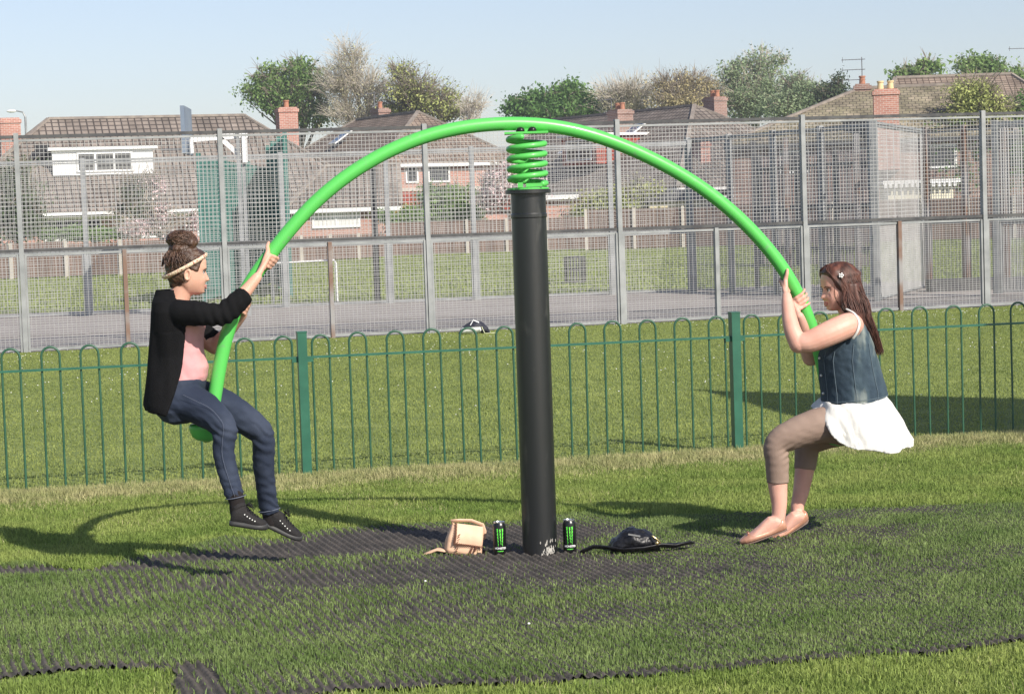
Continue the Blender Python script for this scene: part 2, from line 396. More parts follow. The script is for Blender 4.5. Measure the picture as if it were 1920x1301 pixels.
# ================================================================== grass
def blades(name, X, Y, Z, H, Wd, m, lean=.45, kind_tag='stuff', label=None):
    n = len(X); r = np.random.default_rng(abs(hash(name)) % 1000 if False else len(name)*31+n % 97)
    az = r.random(n)*2*np.pi; la = r.random(n)*2*np.pi; ln = (r.random(n)**1.3)*lean*1.6
    dx = np.cos(az)*Wd/2; dy = np.sin(az)*Wd/2
    lx = np.cos(la)*ln*H; ly = np.sin(la)*ln*H
    v = np.empty((n, 5, 3))
    v[:,0] = np.stack([X-dx, Y-dy, Z], -1); v[:,1] = np.stack([X+dx, Y+dy, Z], -1)
    v[:,2] = np.stack([X+dx*.8+lx*.35, Y+dy*.8+ly*.35, Z+H*.55], -1); v[:,3] = np.stack([X-dx*.8+lx*.35, Y-dy*.8+ly*.35, Z+H*.55], -1)
    v[:,4] = np.stack([X+lx, Y+ly, Z+H*(1-.35*ln)], -1)
    base = np.arange(n)*5
    me = bpy.data.meshes.new(name)
    me.vertices.add(n*5); me.vertices.foreach_set('co', v.astype('f').ravel())
    quad = np.stack([base, base+1, base+2, base+3], -1); tri = np.stack([base+3, base+2, base+4], -1)
    loops = np.concatenate([quad.ravel(), tri.ravel()]); me.loops.add(len(loops)); me.loops.foreach_set('vertex_index', loops.astype('i'))
    me.polygons.add(2*n)
    me.polygons.foreach_set('loop_start', np.concatenate([np.arange(n)*4, 4*n+np.arange(n)*3]).astype('i'))
    me.polygons.foreach_set('loop_total', np.concatenate([np.full(n, 4), np.full(n, 3)]).astype('i'))
    me.materials.append(m); me.update(calc_edges=True); me.validate()
    o = bpy.data.objects.new(name, me); COL.objects.link(o); tag(o, label=label, cat='grass', kind='stuff'); return o
def scatter(n, y0, y1, k=.262, seed=1, power=1.0):
    r = np.random.default_rng(seed); out = []
    Y = y0+(y1-y0)*r.random(n)**power; X = (r.random(n)*2-1)*(Y*k+.15); keep = r.random(n) < (Y/y1 if power == 1.0 else 1)
    return X[keep], Y[keep], r
FA, FB = G(20, 930), G(1900, 817)                 # foot of the bow top fence
fdir = Vector((FB.x-FA.x, FB.y-FA.y, 0)).normalized()
def fenceY(X): return FA.y+(X-FA.x)*(fdir.y/fdir.x)
MA, MB2 = G(50, 661), G(1848, 576)
mdir = Vector((MB2.x-MA.x, MB2.y-MA.y, 0)).normalized()
def courtY(X): return MA.y+(X-MA.x)*(mdir.y/mdir.x)

# near zone
X, Y, r = scatter(1250000, 6.8, 15.4, seed=11)
inm = inpoly(X, Y, MATPOLY); fy = fenceY(X)
near = Y < fy+.05
bare = bareness(X, Y); a, b = ribphase(X, Y); rib = .5+.5*np.cos(2*np.pi*a/RIB)
ed = edge_dist(X, Y)
pm = 1/(1+np.exp((bare-.62)*6)); pm = pm*(.12+1.1*(1-rib)**.8)*(.45+.55*(vnoise(X, Y, 16, 8) > .40))
pm = np.clip(np.where(bare < .30, np.maximum(pm, .60+.40*(vnoise(X, Y, 1.1, 77)**1.2)*(1.25-.5*rib)), pm), 0, 1)
frontrim = (ed < .05+.10*vnoise(X, Y, 4, 5)*(vnoise(X, Y, 1.3, 15))) & (Y < 9.4)
strip = inpoly(X, Y, [tuple(G(*p)[:2]) for p in [(325,1250),(392,1244),(430,1310),(430,1370),(330,1370)]])
pm = np.where(frontrim | strip, .04, pm)
soft = np.clip(ed/.5, 0, 1); soft = np.where(Y > 9.6, soft, 1); pm = np.where((bare < .45), pm+(1-soft)*.5, pm)
u = r.random(len(X))
selm = near & inm & (u < pm)
selg = near & ~inm & (u < np.where((ed < .10) & (Y < 9.4), .35, .93))
dz = np.where(inm, .005, 0)
hvar = .45+1.1*vnoise(X, Y, 2.6, 6)
dryb = np.exp(-((fy-Y-.25)/.38)**2)*(vnoise(X, Y, 1.2, 31)*.8+.5)
isdry = selg & (r.random(len(X)) < dryb*1.0+.005+.03*(vnoise(X, Y, .9, 41) > .66))
selg2 = selg & ~isdry
blades('turf_in_matting', X[selm], Y[selm], dz[selm], (.017+.015*r.random(selm.sum()))*hvar[selm], .0035+.002*r.random(selm.sum()), M_['grass_mat'], label='short dark green grass growing through the rubber matting')
blades('turf_grass', X[selg2], Y[selg2], dz[selg2], (.020+.020*r.random(selg2.sum()))*hvar[selg2]*np.where(Y[selg2] > 11, 1.15, 1), .004+.002*r.random(selg2.sum()), M_['grass_near'], lean=.6, label='green turf round the rubber matting, near side of bow top fence')
blades('dry_grass', X[isdry], Y[isdry], dz[isdry], .03+(.02+.035*np.clip(dryb[isdry], 0, 1))*r.random(isdry.sum()), .004+.002*r.random(isdry.sum()), M_['grass_dry'], lean=.6, label='straw coloured uncut grass along the foot of the green fence')
# mown lawn between the two fences
X, Y, r = scatter(520000, 13.2, 33.5, seed=12)
s_ = (Y > fenceY(X)+.05) & (Y < courtY(X)-.03)
X, Y = X[s_], Y[s_]; n_ = len(X)
blades('mown_lawn', X, Y, X*0, (.014+.010*r.random(n_))*(.7+.6*vnoise(X, Y, .8, 16)), .006+.004*r.random(n_), M_['grass_far'], lean=.7, label='mown lawn between the bow top fence and the court')
# daisies and litter specks
X, Y, r = scatter(1100, 14, 32.5, seed=13, power=.3)
s_ = (Y > fenceY(X)+.3) & (Y < courtY(X)-.1) & (vnoise(X, Y, .5, 2) > .42); X, Y = X[s_], Y[s_]
dz_mb = MB()
for x, y in zip(X, Y):
    q = random.random()*6.28; h = .03+random.random()*.02; s = .004+random.random()*.006
    dz_mb.add([(x+s*math.cos(q+k*math.pi/3), y+s*math.sin(q+k*math.pi/3)*1.0, h+.005*(k % 2)) for k in range(6)]+[(x, y, h+.007)], [(k, (k+1) % 6, 6) for k in range(6)])
tag(dz_mb.obj('daisies', M_['white']), 'tiny white daisies dotted over the mown lawn', 'flowers', kind='stuff')

# court surface
cb0 = Vector((-14, 0, 0)); cA = (-16, courtY(-16)+.05); cB = (14, courtY(14)+.05)
flat_sheet('court_surface', [cA, cB, (14, 45.2), (-16, 43.2)], .004, M_['tarmac'])['kind'] = 'structure'
mj = MB()
for dy, x0, x1 in ((1.1,-9,0), (2.4,-3,9), (4.6,-9,2), (3.5,2,9)):
    for k in range(10):
        xa = x0+(x1-x0)*k/10; xb = x0+(x1-x0)*(k+1)/10
        mj.box(xa, xb, courtY((xa+xb)/2)+dy, courtY((xa+xb)/2)+dy+.05, .0085, .0095)
mj.obj('court_joint', M_['rubber'])['kind'] = 'structure'

# ================================================================== bow top fence
bf = empty('bow_top_fence', FA, 'green bow top railing running across behind the swing', 'fence')
L_tot = 9.6; start = FA-fdir*1.0
def fp(d, z=0): q = start+fdir*d; return Vector((q.x, q.y, z))
# posts at photo columns 566 and 1372
pa = (G(572, 893)-start).dot(fdir); pb = (G(1377, 846)-start).dot(fdir); span = pb-pa
posts = [pa-span, pa, pb, pb+span]
perp = Vector((-fdir.y, fdir.x, 0))
for d in posts:
    if d < -.5 or d > L_tot: continue
    c = fp(d); m_ = MB(); M4 = Matrix.Translation(c) @ Matrix.Rotation(math.atan2(fdir.y, fdir.x), 4, 'Z')
    m_.box(-.03, .03, -.04, .04, -.05, .965, M4); m_.box(-.033, .033, -.043, .043, .965, .972, M4); o = m_.obj('post', M_['fence_g'], bf)
hoop_sp = span/12.0; hw = hoop_sp*.46/2; HT = .945; hr = .0078
def hoop_mesh():
    m_ = MB(); pts = [(-hw, 0, .0), (-hw, 0, .5), (-hw, 0, HT-hw)]
    for k in range(1, 9): q = math.pi*(1-k/9); pts.append((hw*math.cos(q), 0, HT-hw+hw*math.sin(q)))
    pts += [(hw, 0, HT-hw), (hw, 0, .5), (hw, 0, 0)]
    m_.tube([Vector(p) for p in pts], hr, n=8, cap=False, upv=(0, 1, 0)); return m_
hproto = None
ang = math.atan2(fdir.y, fdir.x)
for p0 in (pa-span, pa, pb):
    for k in range(12):
        d = p0+hoop_sp*(k+.5)+.0
        if d < -.3 or d > L_tot: continue
        if hproto is None:
            hproto = hoop_mesh().obj('hoop', M_['hoop_g']); smooth_by_angle(hproto, 60); o = hproto
        else: o = hproto.copy(); COL.objects.link(o)
        o.parent = bf; o.matrix_parent_inverse = Matrix()
        o.location = fp(d)-bf.location+Vector((0, 0, random.uniform(-.004, .004))); o.rotation_euler = (random.uniform(-.008, .008), random.uniform(-.006, .006), ang)
for zz, w_ in ((.80, .014), (.022, .008)):
    for p0 in (pa-span, pa, pb):
        m_ = MB(); m_.bar(fp(p0+.03, zz), fp(p0+span-.03, zz), .03, w_)
        if zz > .5:
            for e_ in (.05, span-.05): m_.bar(fp(p0+e_-.02, zz-.018), fp(p0+e_+.02, zz-.018), .03, .025)
        m_.obj('rail', M_['fence_g'], bf)

# ================================================================== mesh court fences
def mesh_fence(root, A, B, z0, z1, zm, npan, posts_at=None, wire=.006, vs=.055, up_h=.055, lo_h=.033, mid=True, wm='wire', pm_='galv', pw=.085, sub=(), lower=True, thick=.05, rail='rail_d', name='mesh_panel'):
    A = Vector(A); B = Vector(B); L = (B-A).length; d = (B-A)/L; pr = Vector((-d.y, d.x, 0))
    ps = [L*i/npan for i in range(npan+1)] if posts_at is None else posts_at
    for s in ps:
        c = A+d*s; M4 = Matrix.Translation((c.x, c.y, 0)) @ Matrix.Rotation(math.atan2(d.y, d.x), 4, 'Z')
        m_ = MB(); m_.box(-pw*.5, pw*.5, -thick, thick, z0, z1+.05, M4)
        if mid:
            for u_, v_ in ((-pw*.5-.035, -pw*.5-.006), (pw*.5+.006, pw*.5+.035)):
                mf = MB(); mf.box(u_, v_, -thick*.6, thick*.6, z0, zm-.05, M4); mf.obj('mesh_frame', M_[pm_], root)
        m_.obj('post', M_[pm_], root)
    for i in range(len(ps)-1):
        a, b = ps[i]+pw*.5, ps[i+1]-pw*.5
        def q(s, z, o=0): c = A+d*s+pr*o; return Vector((c.x, c.y, z))
        rm = MB(); rm.bar(q(a, z1, -.0), q(b, z1, 0), .05, .045); rm.obj('rail', M_[rail], root)
        rm = MB(); rm.bar(q(a, z1-.05, 0), q(b, z1-.05, 0), .03, .03); rm.obj('mesh_frame', M_['galv'], root)
        if mid: rm = MB(); rm.bar(q(a, zm-.06, 0), q(b, zm-.06, 0), .03, .03); rm.obj('mesh_frame', M_['galv'], root)
        if mid: rm = MB(); rm.bar(q(a, zm, 0), q(b, zm, 0), .06, .045); rm.obj('rail', M_[rail], root)
        up_lo = zm if mid else z0
        m_ = MB(); n = max(2, int((b-a)/vs)); sag = random.uniform(-.01, .01)
        for k in range(1, n): s = a+(b-a)*k/n; m_.bar(q(s, up_lo+.02, 0), q(s, z1-.02, 0), wire, wire)
        n = int((z1-up_lo)/up_h)
        for k in range(1, n): z = up_lo+(z1-up_lo)*k/n; m_.bar(q(a, z, .005), q(b, z, .005), wire, wire)
        m_.obj(name, M_[wm], root)
        if mid and lower:
            m_ = MB(); n = int((b-a)/.06)
            for k in range(1, n): s = a+(b-a)*k/n; m_.bar(q(s, z0+.03, 0), q(s, zm-.02, 0), wire*.8, wire*.8)
            n = int((zm-z0)/lo_h)
            for k in range(1, n): z = z0+(zm-z0)*k/n; m_.bar(q(a, z, .005), q(b, z, .005), wire*.8, wire*.8)
            m_.obj(name, M_[wm], root)
            rm = MB(); rm.bar(q(a, z0+.04, 0), q(b, z0+.04, 0), .03, .03); rm.obj('mesh_frame', M_['galv'], root)
    for s, mm in sub:
        c = A+d*s; M4 = Matrix.Translation((c.x, c.y, 0)) @ Matrix.Rotation(math.atan2(d.y, d.x), 4, 'Z')
        m_ = MB(); m_.box(-.028, .028, -thick*.9, thick*.9, 0, zm-.03, M4); m_.obj('half_post', M_[mm], root)

cf = empty('court_fence', MA, 'grey steel mesh fence along the near side of the sports court', 'fence')
dist = lambda px, py: (G(px, py)-MA).dot(mdir)
ps = [dist(428, 643)-(dist(808,625)-dist(428,643))*2, dist(49, 661), dist(428, 643), dist(808, 625), dist(1166, 608), dist(1514, 592), dist(1849, 576)]
ps.append(ps[-1]*2-ps[-2])
subs = [(dist(240, 651), 'rust'), (dist(622, 633), 'rust'), (dist(1341, 599), 'galv'), (dist(1683, 583), 'rust')]
MH, MM = 2.98, 1.41
mesh_fence(cf, MA, MA+mdir*10, 0, MH, MM, 0, posts_at=ps, sub=subs, wire=.0055, pw=.066)

# added caster outside the frame, outline cut to throw the wedge of lawn shade
SH = 4.0; off = Vector((sdir.x/sdir.z*SH, sdir.y/sdir.z*SH, SH))
sp = [G(1322, 733)+off, G(1560, 739)+off, G(1990, 750)+off, G(2150, 830)+off, G(1880, 822)+off, G(1690, 812)+off, G(1480, 778)+off]
ss = empty('added_shade_caster', Vector((sp[2].x+.4, sp[2].y-.5, 0)), 'dark slab on poles added out of view on the right to cast the lawn shade', 'shade caster')
m_ = MB(); n_ = len(sp); m_.add(sp+[p+Vector((0,0,.03)) for p in sp], [tuple(range(n_-1,-1,-1)), tuple(range(n_, 2*n_))]+[(k, (k+1) % n_, n_+(k+1) % n_, n_+k) for k in range(n_)]); m_.obj('caster_slab', mat('caster_cloth', (.05,.06,.05), rough=.9), ss)
for p in (sp[0], sp[2], sp[3]):
    m_ = MB(); m_.tube([Vector((p.x, p.y, 0)), Vector((p.x, p.y, SH+.1))], .05, n=12); m_.obj('pole', M_['galv'], ss, smooth=True)  # poles added to carry the unseen shade caster
# ================================================================== arch swing on its sprung post
PB = G(1013, 1041); PB.z = 0
pole = empty('sprung_arch_seesaw', PB, 'bright green arched two seat swing on a coil spring and black post', 'play equipment')
DL, DR = 10.2, 10.8
def AD(px): return DL+(DR-DL)*(px-400)/1140
m_ = MB()
PT = P(988, 356, PB.y).z
m_.lathe([(.084,-.05),(.086,0),(.086,PT-.14),(.089,PT-.135),(.089,PT-.12),(.086,PT-.115),(.086,PT-.02),(.112,PT-.018),(.112,PT),(.09,PT)], 40, PB)
post = m_.obj('post', M_['post'], pole); smooth_by_angle(post, 30)
m_ = MB()
for k in range(46):
    q = -1.05+random.gauss(0, .26); z = .075*random.random()**1.8+.012; s = random.uniform(.0025, .008); c = PB+Vector((.0875*math.cos(q), .0875*math.sin(q), z))
    t = Vector((-math.sin(q), math.cos(q), 0)); n_ = Vector((math.cos(q), math.sin(q), 0))
    m_.add([c+t*(s*math.cos(j*1.05+k)*random.uniform(.4,.8))+Vector((0,0,1))*(s*math.sin(j*1.05+k)*1.8)+n_*.0006 for j in range(6)], [(0,1,2,3,4,5)])
m_.obj('paint_chips', mat('bare_chipped_patch', (.45,.44,.40), (.3,.28,.26), scale=30), pole)
# tube
APX = [(390,815),(398,782),(403,742),(410,690),(421,611),(441,565),(468,524),(507,480),(545,424),(584,375),(635,331),(710,288),(757,267),(804,250),(855,238),(906,231),(974,227),(1041,231),(1095,243),(1163,266),(1231,297),(1298,335),(1342,366),(1383,402),(1434,451),(1467,497),(1482,522),(1500,556),(1516,592),(1529,630),(1545,677),(1556,740),(1561,812)]
apts = [P(x, y, AD(x)) for x, y in APX]
for _ in range(3): apts = [apts[0]]+[(apts[i-1]+apts[i]*2+apts[i+1])/4 for i in range(1, len(apts)-1)]+[apts[-1]]
acurve = catmull(apts, 5)
m_ = MB(); m_.tube(acurve, .0335, n=28, cap=False); o = m_.obj('arch_tube', M_['arch'], pole, smooth=True)
def on_arch(px, py):
    """nearest axis point and upward tangent"""
    best = None
    for i in range(1, len(acurve)-1):
        p = acurve[i]; q = P(px, py, AD(px)); d = (p-q).length
        if best is None or d < best[0]: best = (d, i)
    i = best[1]; t = (acurve[i+1]-acurve[i-1]).normalized()
    if t.z < 0: t = -t
    return acurve[i].copy(), t
# spring coil
zt = P(988, 250, PB.y).z; axis_top = P(986, 250, PB.y); cx, cy = PB.x, PB.y
turns = 4.8; N = 170; zb = PT+.018
pts = []
for i in range(N+1):
    q = 2*math.pi*turns*i/N; f = i/N; zz = zb+(zt-.012-zb)*(f*.94+.03)
    pts.append(Vector((cx+.088*math.cos(q-.6), cy+.088*math.sin(q-.6), zz)))
m_ = MB(); m_.tube(pts, .0145, n=12); m_.obj('spring', M_['arch'], pole, smooth=True)
m_ = MB(); m_.box(cx-.107, cx+.107, cy-.07, cy+.07, zt-.004, zt+.006); m_.box(cx-.05, cx+.05, cy-.05, cy+.05, zt+.006, zt+.02); m_.obj('top_plate', M_['arch'], pole)
m_ = MB(); m_.lathe([(.104, PT+.001), (.104, PT+.009), (.06, PT+.012)], 32, (cx, cy, 0)); m_.box(cx-.01, cx+.07, cy-.092, cy-.07, PT+.012, PT+.03); m_.box(cx-.05, cx-.025, cy-.10, cy-.07, PT+.01, PT+.035); m_.obj('base_plate', M_['arch'], pole)
for dx in (-.028, .030):
    m_ = MB(); m_.ball((cx+dx, cy-.050, zt+.012), .021, .021, .017); m_.obj('bolt', M_['bolt'], pole, smooth=True)
def seat(c, rx):
    m_ = MB(); prof = [(.02,-.075),(.05,-.066),(.07,-.05),(.082,-.02),(.084,.0),(.078,.010),(.02,.012)]
    m_.lathe(prof, 32, c); return m_.obj('seat', M_['arch'], pole, smooth=True)
sl = P(387, 798, DL+.02); seat(sl, 0)
m_ = MB(); m_.tube([acurve[0], (acurve[0]+sl)/2-Vector((0,0,.03)), sl-Vector((0,0,.03))], .0335, n=20); m_.obj('seat_arm', M_['arch'], pole, smooth=True)
sr = P(1573, 808, DR+.02); seat(sr, 0)
m_ = MB(); m_.tube([acurve[-1], (acurve[-1]+sr)/2-Vector((0,0,.03)), sr-Vector((0,0,.03))], .0335, n=20); m_.obj('seat_arm', M_['arch'], pole, smooth=True)

# ================================================================== things on the ground by the post
def can(name, px, py, label, rz):
    g = G(px, py); g.z = .008
    root = empty(name, g, label, 'drinks can', 'tall black drinks cans by the post')
    mbk = mat('can_black', (.006,.007,.007), rough=.3, spec=.6); msv = mat('can_silver', (.6,.6,.6), rough=.25, metal=.9); mgr = mat('can_green', (.10,.75,.06), (.2,.8,.1), scale=60, rough=.4)
    mwh = mat('can_white', (.8,.8,.8), rough=.5)
    m_ = MB(); r_, h_ = .033, .168
    m_.lathe([(.024,.0),(.026,.002),(.0315,.010),(r_,.016),(r_,h_-.022),(.0315,h_-.015),(.027,h_-.006)], 40, g); o = m_.obj('can_body', mbk, root); smooth_by_angle(o, 50)
    m_ = MB(); m_.lathe([(.0272,h_-.0065),(.0278,h_-.001),(.0268,h_),(.0255,h_-.004),(.001,h_-.005)], 40, g); m_.bar(g+Vector((-.004,-.008,h_-.003)), g+Vector((.006,.008,h_-.003)), .014, .002)
    o = m_.obj('lid', msv, root); smooth_by_angle(o, 40)
    face = math.atan2(-g.y, -g.x)+rz                   # side that carries the print
    def wrap(x, z): q = face+x/r_; return g+Vector(((r_+.0006)*math.cos(q), (r_+.0006)*math.sin(q), z))
    # claw mark: three ragged stripes with hooked tops
    mg = MB()
    for ox, top, bot, wv in ((-.0135,.131,.048,.0030), (-.0005,.129,.054,.0028), (.0125,.131,.046,.0030)):
        n = 16; ring = []
        for k in range(n+1):
            f = k/n; z = top+(bot-top)*f; jit = .0012*math.sin(k*2.3+ox*900); wd = wv*(1-.75*f**1.5)*(.8+.35*math.sin(k*1.9+ox*500))
            xx = ox+jit-.003*f*(1 if ox > 0 else -1)
            ring.append((wrap(xx-wd, z), wrap(xx+wd, z)))
        vs = [p for pr_ in ring for p in pr_]; mg.add(vs, [(2*k, 2*k+1, 2*k+3, 2*k+2) for k in range(n)])
        hk = [wrap(ox-wv, top), wrap(ox+wv, top), wrap(ox+wv*.9, top+.006), wrap(ox-wv*1.9, top+.0015)]; mg.add(hk, [(0,1,2,3)])
    mg.obj('claw_mark', mgr, root)
    for txt, z, sz, mt in (('MONSTER', .0335, .0135, mwh), ('ENERGY', .0215, .006, mgr)):
        cu = bpy.data.curves.new('t', 'FONT'); cu.body = txt; cu.size = sz; cu.align_x = 'CENTER'; cu.offset = .0004
        if txt == 'ENERGY': cu.space_character = 1.5
        to = bpy.data.objects.new('t', cu); COL.objects.link(to); dg = bpy.context.evaluated_depsgraph_get()
        tm = bpy.data.meshes.new_from_object(to.evaluated_get(dg)); bpy.data.objects.remove(to)
        for v in tm.vertices: v.co = wrap(v.co.x, z+v.co.y)
        tm.materials.clear(); tm.materials.append(mt); tm.name = 'lettering'
        to = bpy.data.objects.new('lettering', tm); COL.objects.link(to); put(to, root)
    return root
can('drinks_can', 938, 1043, 'black can with green claw mark, between tan bag and post', .1)
can('drinks_can', 1069, 1039, 'black can with green claw mark, just right of the post', .05)

def wob(s, a): return lambda p, n: a*noise.noise(p*s)+a*.4*noise.noise(p*s*2.7)
# tan satchel
tanm = mat('tan_leather', (.62,.40,.27), (.70,.47,.33), scale=12, rough=.6, bump=.1, bscale=90)
brn = mat('brown_stitching', (.12,.05,.03), rough=.7)
g = G(866, 1044); tb = empty('satchel', g, 'tan leather satchel with whip stitched flap lying by the post', 'bag', rz=0)
T = Matrix.Translation(g+Vector((0,.06,.0))) @ Matrix.Rotation(R(12), 4, 'Z') @ Matrix.Rotation(R(11), 4, 'Y')
m_ = MB(); secs = []
for z, hx, hy in ((.004,.088,.045),(.02,.095,.055),(.06,.094,.054),(.10,.086,.046),(.135,.080,.032),(.15,.076,.02)):
    secs.append((T @ Vector((0,0,z)), T.to_3x3() @ Vector((1,0,0)), T.to_3x3() @ Vector((0,1,0)), hx, hx, hy))
m_.loft(secs, 32, 4.5); fuse('bag_body', m_, tanm, tb, .004, 3, wob(14, .005))
m_ = MB(); vs = []; nx_, nz_ = 16, 14
flap = lambda u, v: T @ Vector((-.062+.142*u + .0*v, -.020-.040*math.sin(min(1, v*1.2)*math.pi/2)-.003*math.sin(u*9), .158-.098*v*(1-.18*(1-abs(2*u-1))**2*0)))
for j in range(nz_+1):
    for i in range(nx_+1): vs.append(flap(i/nx_, j/nz_))
vs2 = [v+T.to_3x3() @ Vector((0,-.006,0)) for v in vs]; K = nx_+1
fs = [(j*K+i, j*K+i+1, (j+1)*K+i+1, (j+1)*K+i) for j in range(nz_) for i in range(nx_)]
o_ = len(vs); m_.add(vs+vs2, fs+[tuple(x+o_ for x in reversed(f)) for f in fs]+
    [(j*K, (j+1)*K, (j+1)*K+o_, j*K+o_) for j in range(nz_)]+[((j+1)*K-1+K, (j+1)*K-1, (j+1)*K-1+o_, (j+1)*K-1+K+o_) for j in range(nz_)]+[(nz_*K+i, nz_*K+i+1, nz_*K+i+1+o_, nz_*K+i+o_) for i in range(nx_)])
fl = m_.obj('flap', tanm, tb, smooth=True)
ms = MB(); rr = T.to_3x3()
def stitch(p): ms.tube([p+rr @ Vector((-.004,-.009,-.004)), p+rr @ Vector((.004,-.009,.004))], .0024, n=6)
for k in range(14): stitch(flap(.0, k/14))
for k in range(15): stitch(flap(k/14, 1.0))
for k in range(7): stitch(T @ Vector((.02+.002*k, -.060, .012+.007*k)))
for k in range(9): stitch(T @ Vector((-.045-.002*(k % 2), -.058, .01+.012*k)))
ms.obj('stitching', brn, tb)
m_ = MB(); m_.tube([T @ Vector((-.07,.0,.15)), T @ Vector((-.085,-.01,.165)), T @ Vector((-.04,0,.172)), T @ Vector((.02,0,.178)), T @ Vector((.08,0,.165)), T @ Vector((.095,0,.135)), T @ Vector((.098,0,.10))], .010, n=10, flat=.45); m_.obj('strap', tanm, tb, smooth=True)
m_ = MB(); q = g+Vector((0,.05,0)); m_.tube([q+Vector((-.09,-.01,.03)), q+Vector((-.12,0,.035)), q+Vector((-.15,0,.025)), q+Vector((-.18,.01,.012))], .028, n=10, flat=.3); m_.obj('strap', tanm, tb, smooth=True)
m_ = MB(); m_.tube([T @ Vector((.045,-.064,.035)), T @ Vector((.050,-.066,.05)), T @ Vector((.058,-.064,.062))], .005, n=8); m_.tube([T @ Vector((.04,-.064,.025)), T @ Vector((.035,-.068,.01))], .004, n=8); m_.obj('tassel', brn, tb)
# black handbag
blk = mat('black_leather', (.006,.006,.008), (.011,.011,.014), scale=10, rough=.42, spec=.4, bump=.15, bscale=60)
g = G(1190, 1036, .018); bb = empty('handbag', g, 'slumped black leather handbag with long strap on the grass', 'bag')
m_ = MB(); c = g+Vector((0,.08,0))
m_.loft([(c+Vector((x,0,z*.5)), (0,0,1), (0,1,0), z*.52, z*.5, y) for x, y, z in ((-.12,.03,.03),(-.105,.06,.06),(-.06,.08,.085),(0,.09,.115),(.04,.085,.10),(.085,.07,.085),(.115,.05,.06),(.13,.02,.03))], 24, 2.4)
fuse('bag_body', m_, blk, bb, .005, 3, wob(22, .010))
m_ = MB(); m_.tube([g+Vector((-.245,.05,.012)), g+Vector((-.20,.05,.03)), g+Vector((-.13,.05,.022)), g+Vector((-.05,-.01,.016)), g+Vector((.04,-.015,.022)), g+Vector((.13,.02,.03)), g+Vector((.20,.03,.022)), g+Vector((.27,.04,.035)), g+Vector((.285,.07,.028)), g+Vector((.22,.10,.02)), g+Vector((.12,.10,.02))], .025, n=10, flat=.3, upv=(0,.5,1))
m_.obj('strap', blk, bb, smooth=True)
m_ = MB(); m_.tube([g+Vector((.09,-.005,.08)), g+Vector((.115,-.01,.06)), g+Vector((.125,0,.045))], .006, n=8); m_.ball(g+Vector((.11,-.01,.045)), .010,.006,.010); m_.obj('buckle', mat('brass_buckle', (.5,.4,.2), rough=.3, metal=.9), bb, smooth=True)
m_ = MB(); m_.box(-.03,.03,-.002,.002,-.004,.004, Matrix.Translation(g+Vector((.0,-.008,.088))) @ Matrix.Rotation(R(12),4,'Y')); m_.obj('zip_pull', mat('zip_grey', (.3,.3,.3), rough=.4, metal=.5), bb)
# sports bag beside the court fence
g = G(888, 627); sb = empty('sports_bag', g, 'white and black sports bag left on the grass by the court fence', 'bag')
c = g+Vector((0,.15,0)); m_ = MB()
m_.loft([(c+Vector((x,0,z*.5)), (0,0,1), (0,1,0), z*.5, z*.48, y) for x, y, z in ((-.22,.04,.03),(-.18,.10,.09),(-.08,.14,.16),(.02,.15,.19),(.12,.13,.17),(.20,.09,.10),(.23,.03,.04))], 24, 2.3)
wb = mat('white_sports_fabric', (.75,.75,.76), rough=.5); bk2 = mat('navy_black_fabric', (.02,.022,.032), (.03,.03,.045), scale=8, rough=.6)
fuse('bag_body', m_, [bk2, wb], sb, .012, 2, wob(9, .012), matf=lambda q: 1 if (q.z < g.z+.10 and q.y < c.y-.03 and q.x < c.x+.10 and q.x > c.x-.20) else 0)
m_ = MB(); m_.tube([c+Vector((-.05,-.12,.12)), c+Vector((0,-.08,.20)), c+Vector((.07,-.10,.17)), c+Vector((.10,-.14,.06))], .012, n=8, flat=.4); m_.obj('handle', wb, sb)
m_ = MB(); m_.tube([c+Vector((.12,-.12,.10)), c+Vector((.16,-.16,.01)), c+Vector((.24,-.14,.008)), c+Vector((.33,-.05,.01))], .006, n=6); m_.obj('drawstring', mat('pale_cord', (.6,.62,.4), rough=.8), sb)
# bits of litter
for (x, y, l) in ((798,1100,'small white scrap of litter on the matting left of centre'), (992,1181,'small white pebble sized scrap on the grass below the post')):
    g = G(x, y); m_ = MB(); m_.ball(g+Vector((0,0,.028)), .006, .0045, .0045, 8, 5); o = m_.obj('litter', M_['white']); tag(o, l, 'litter')
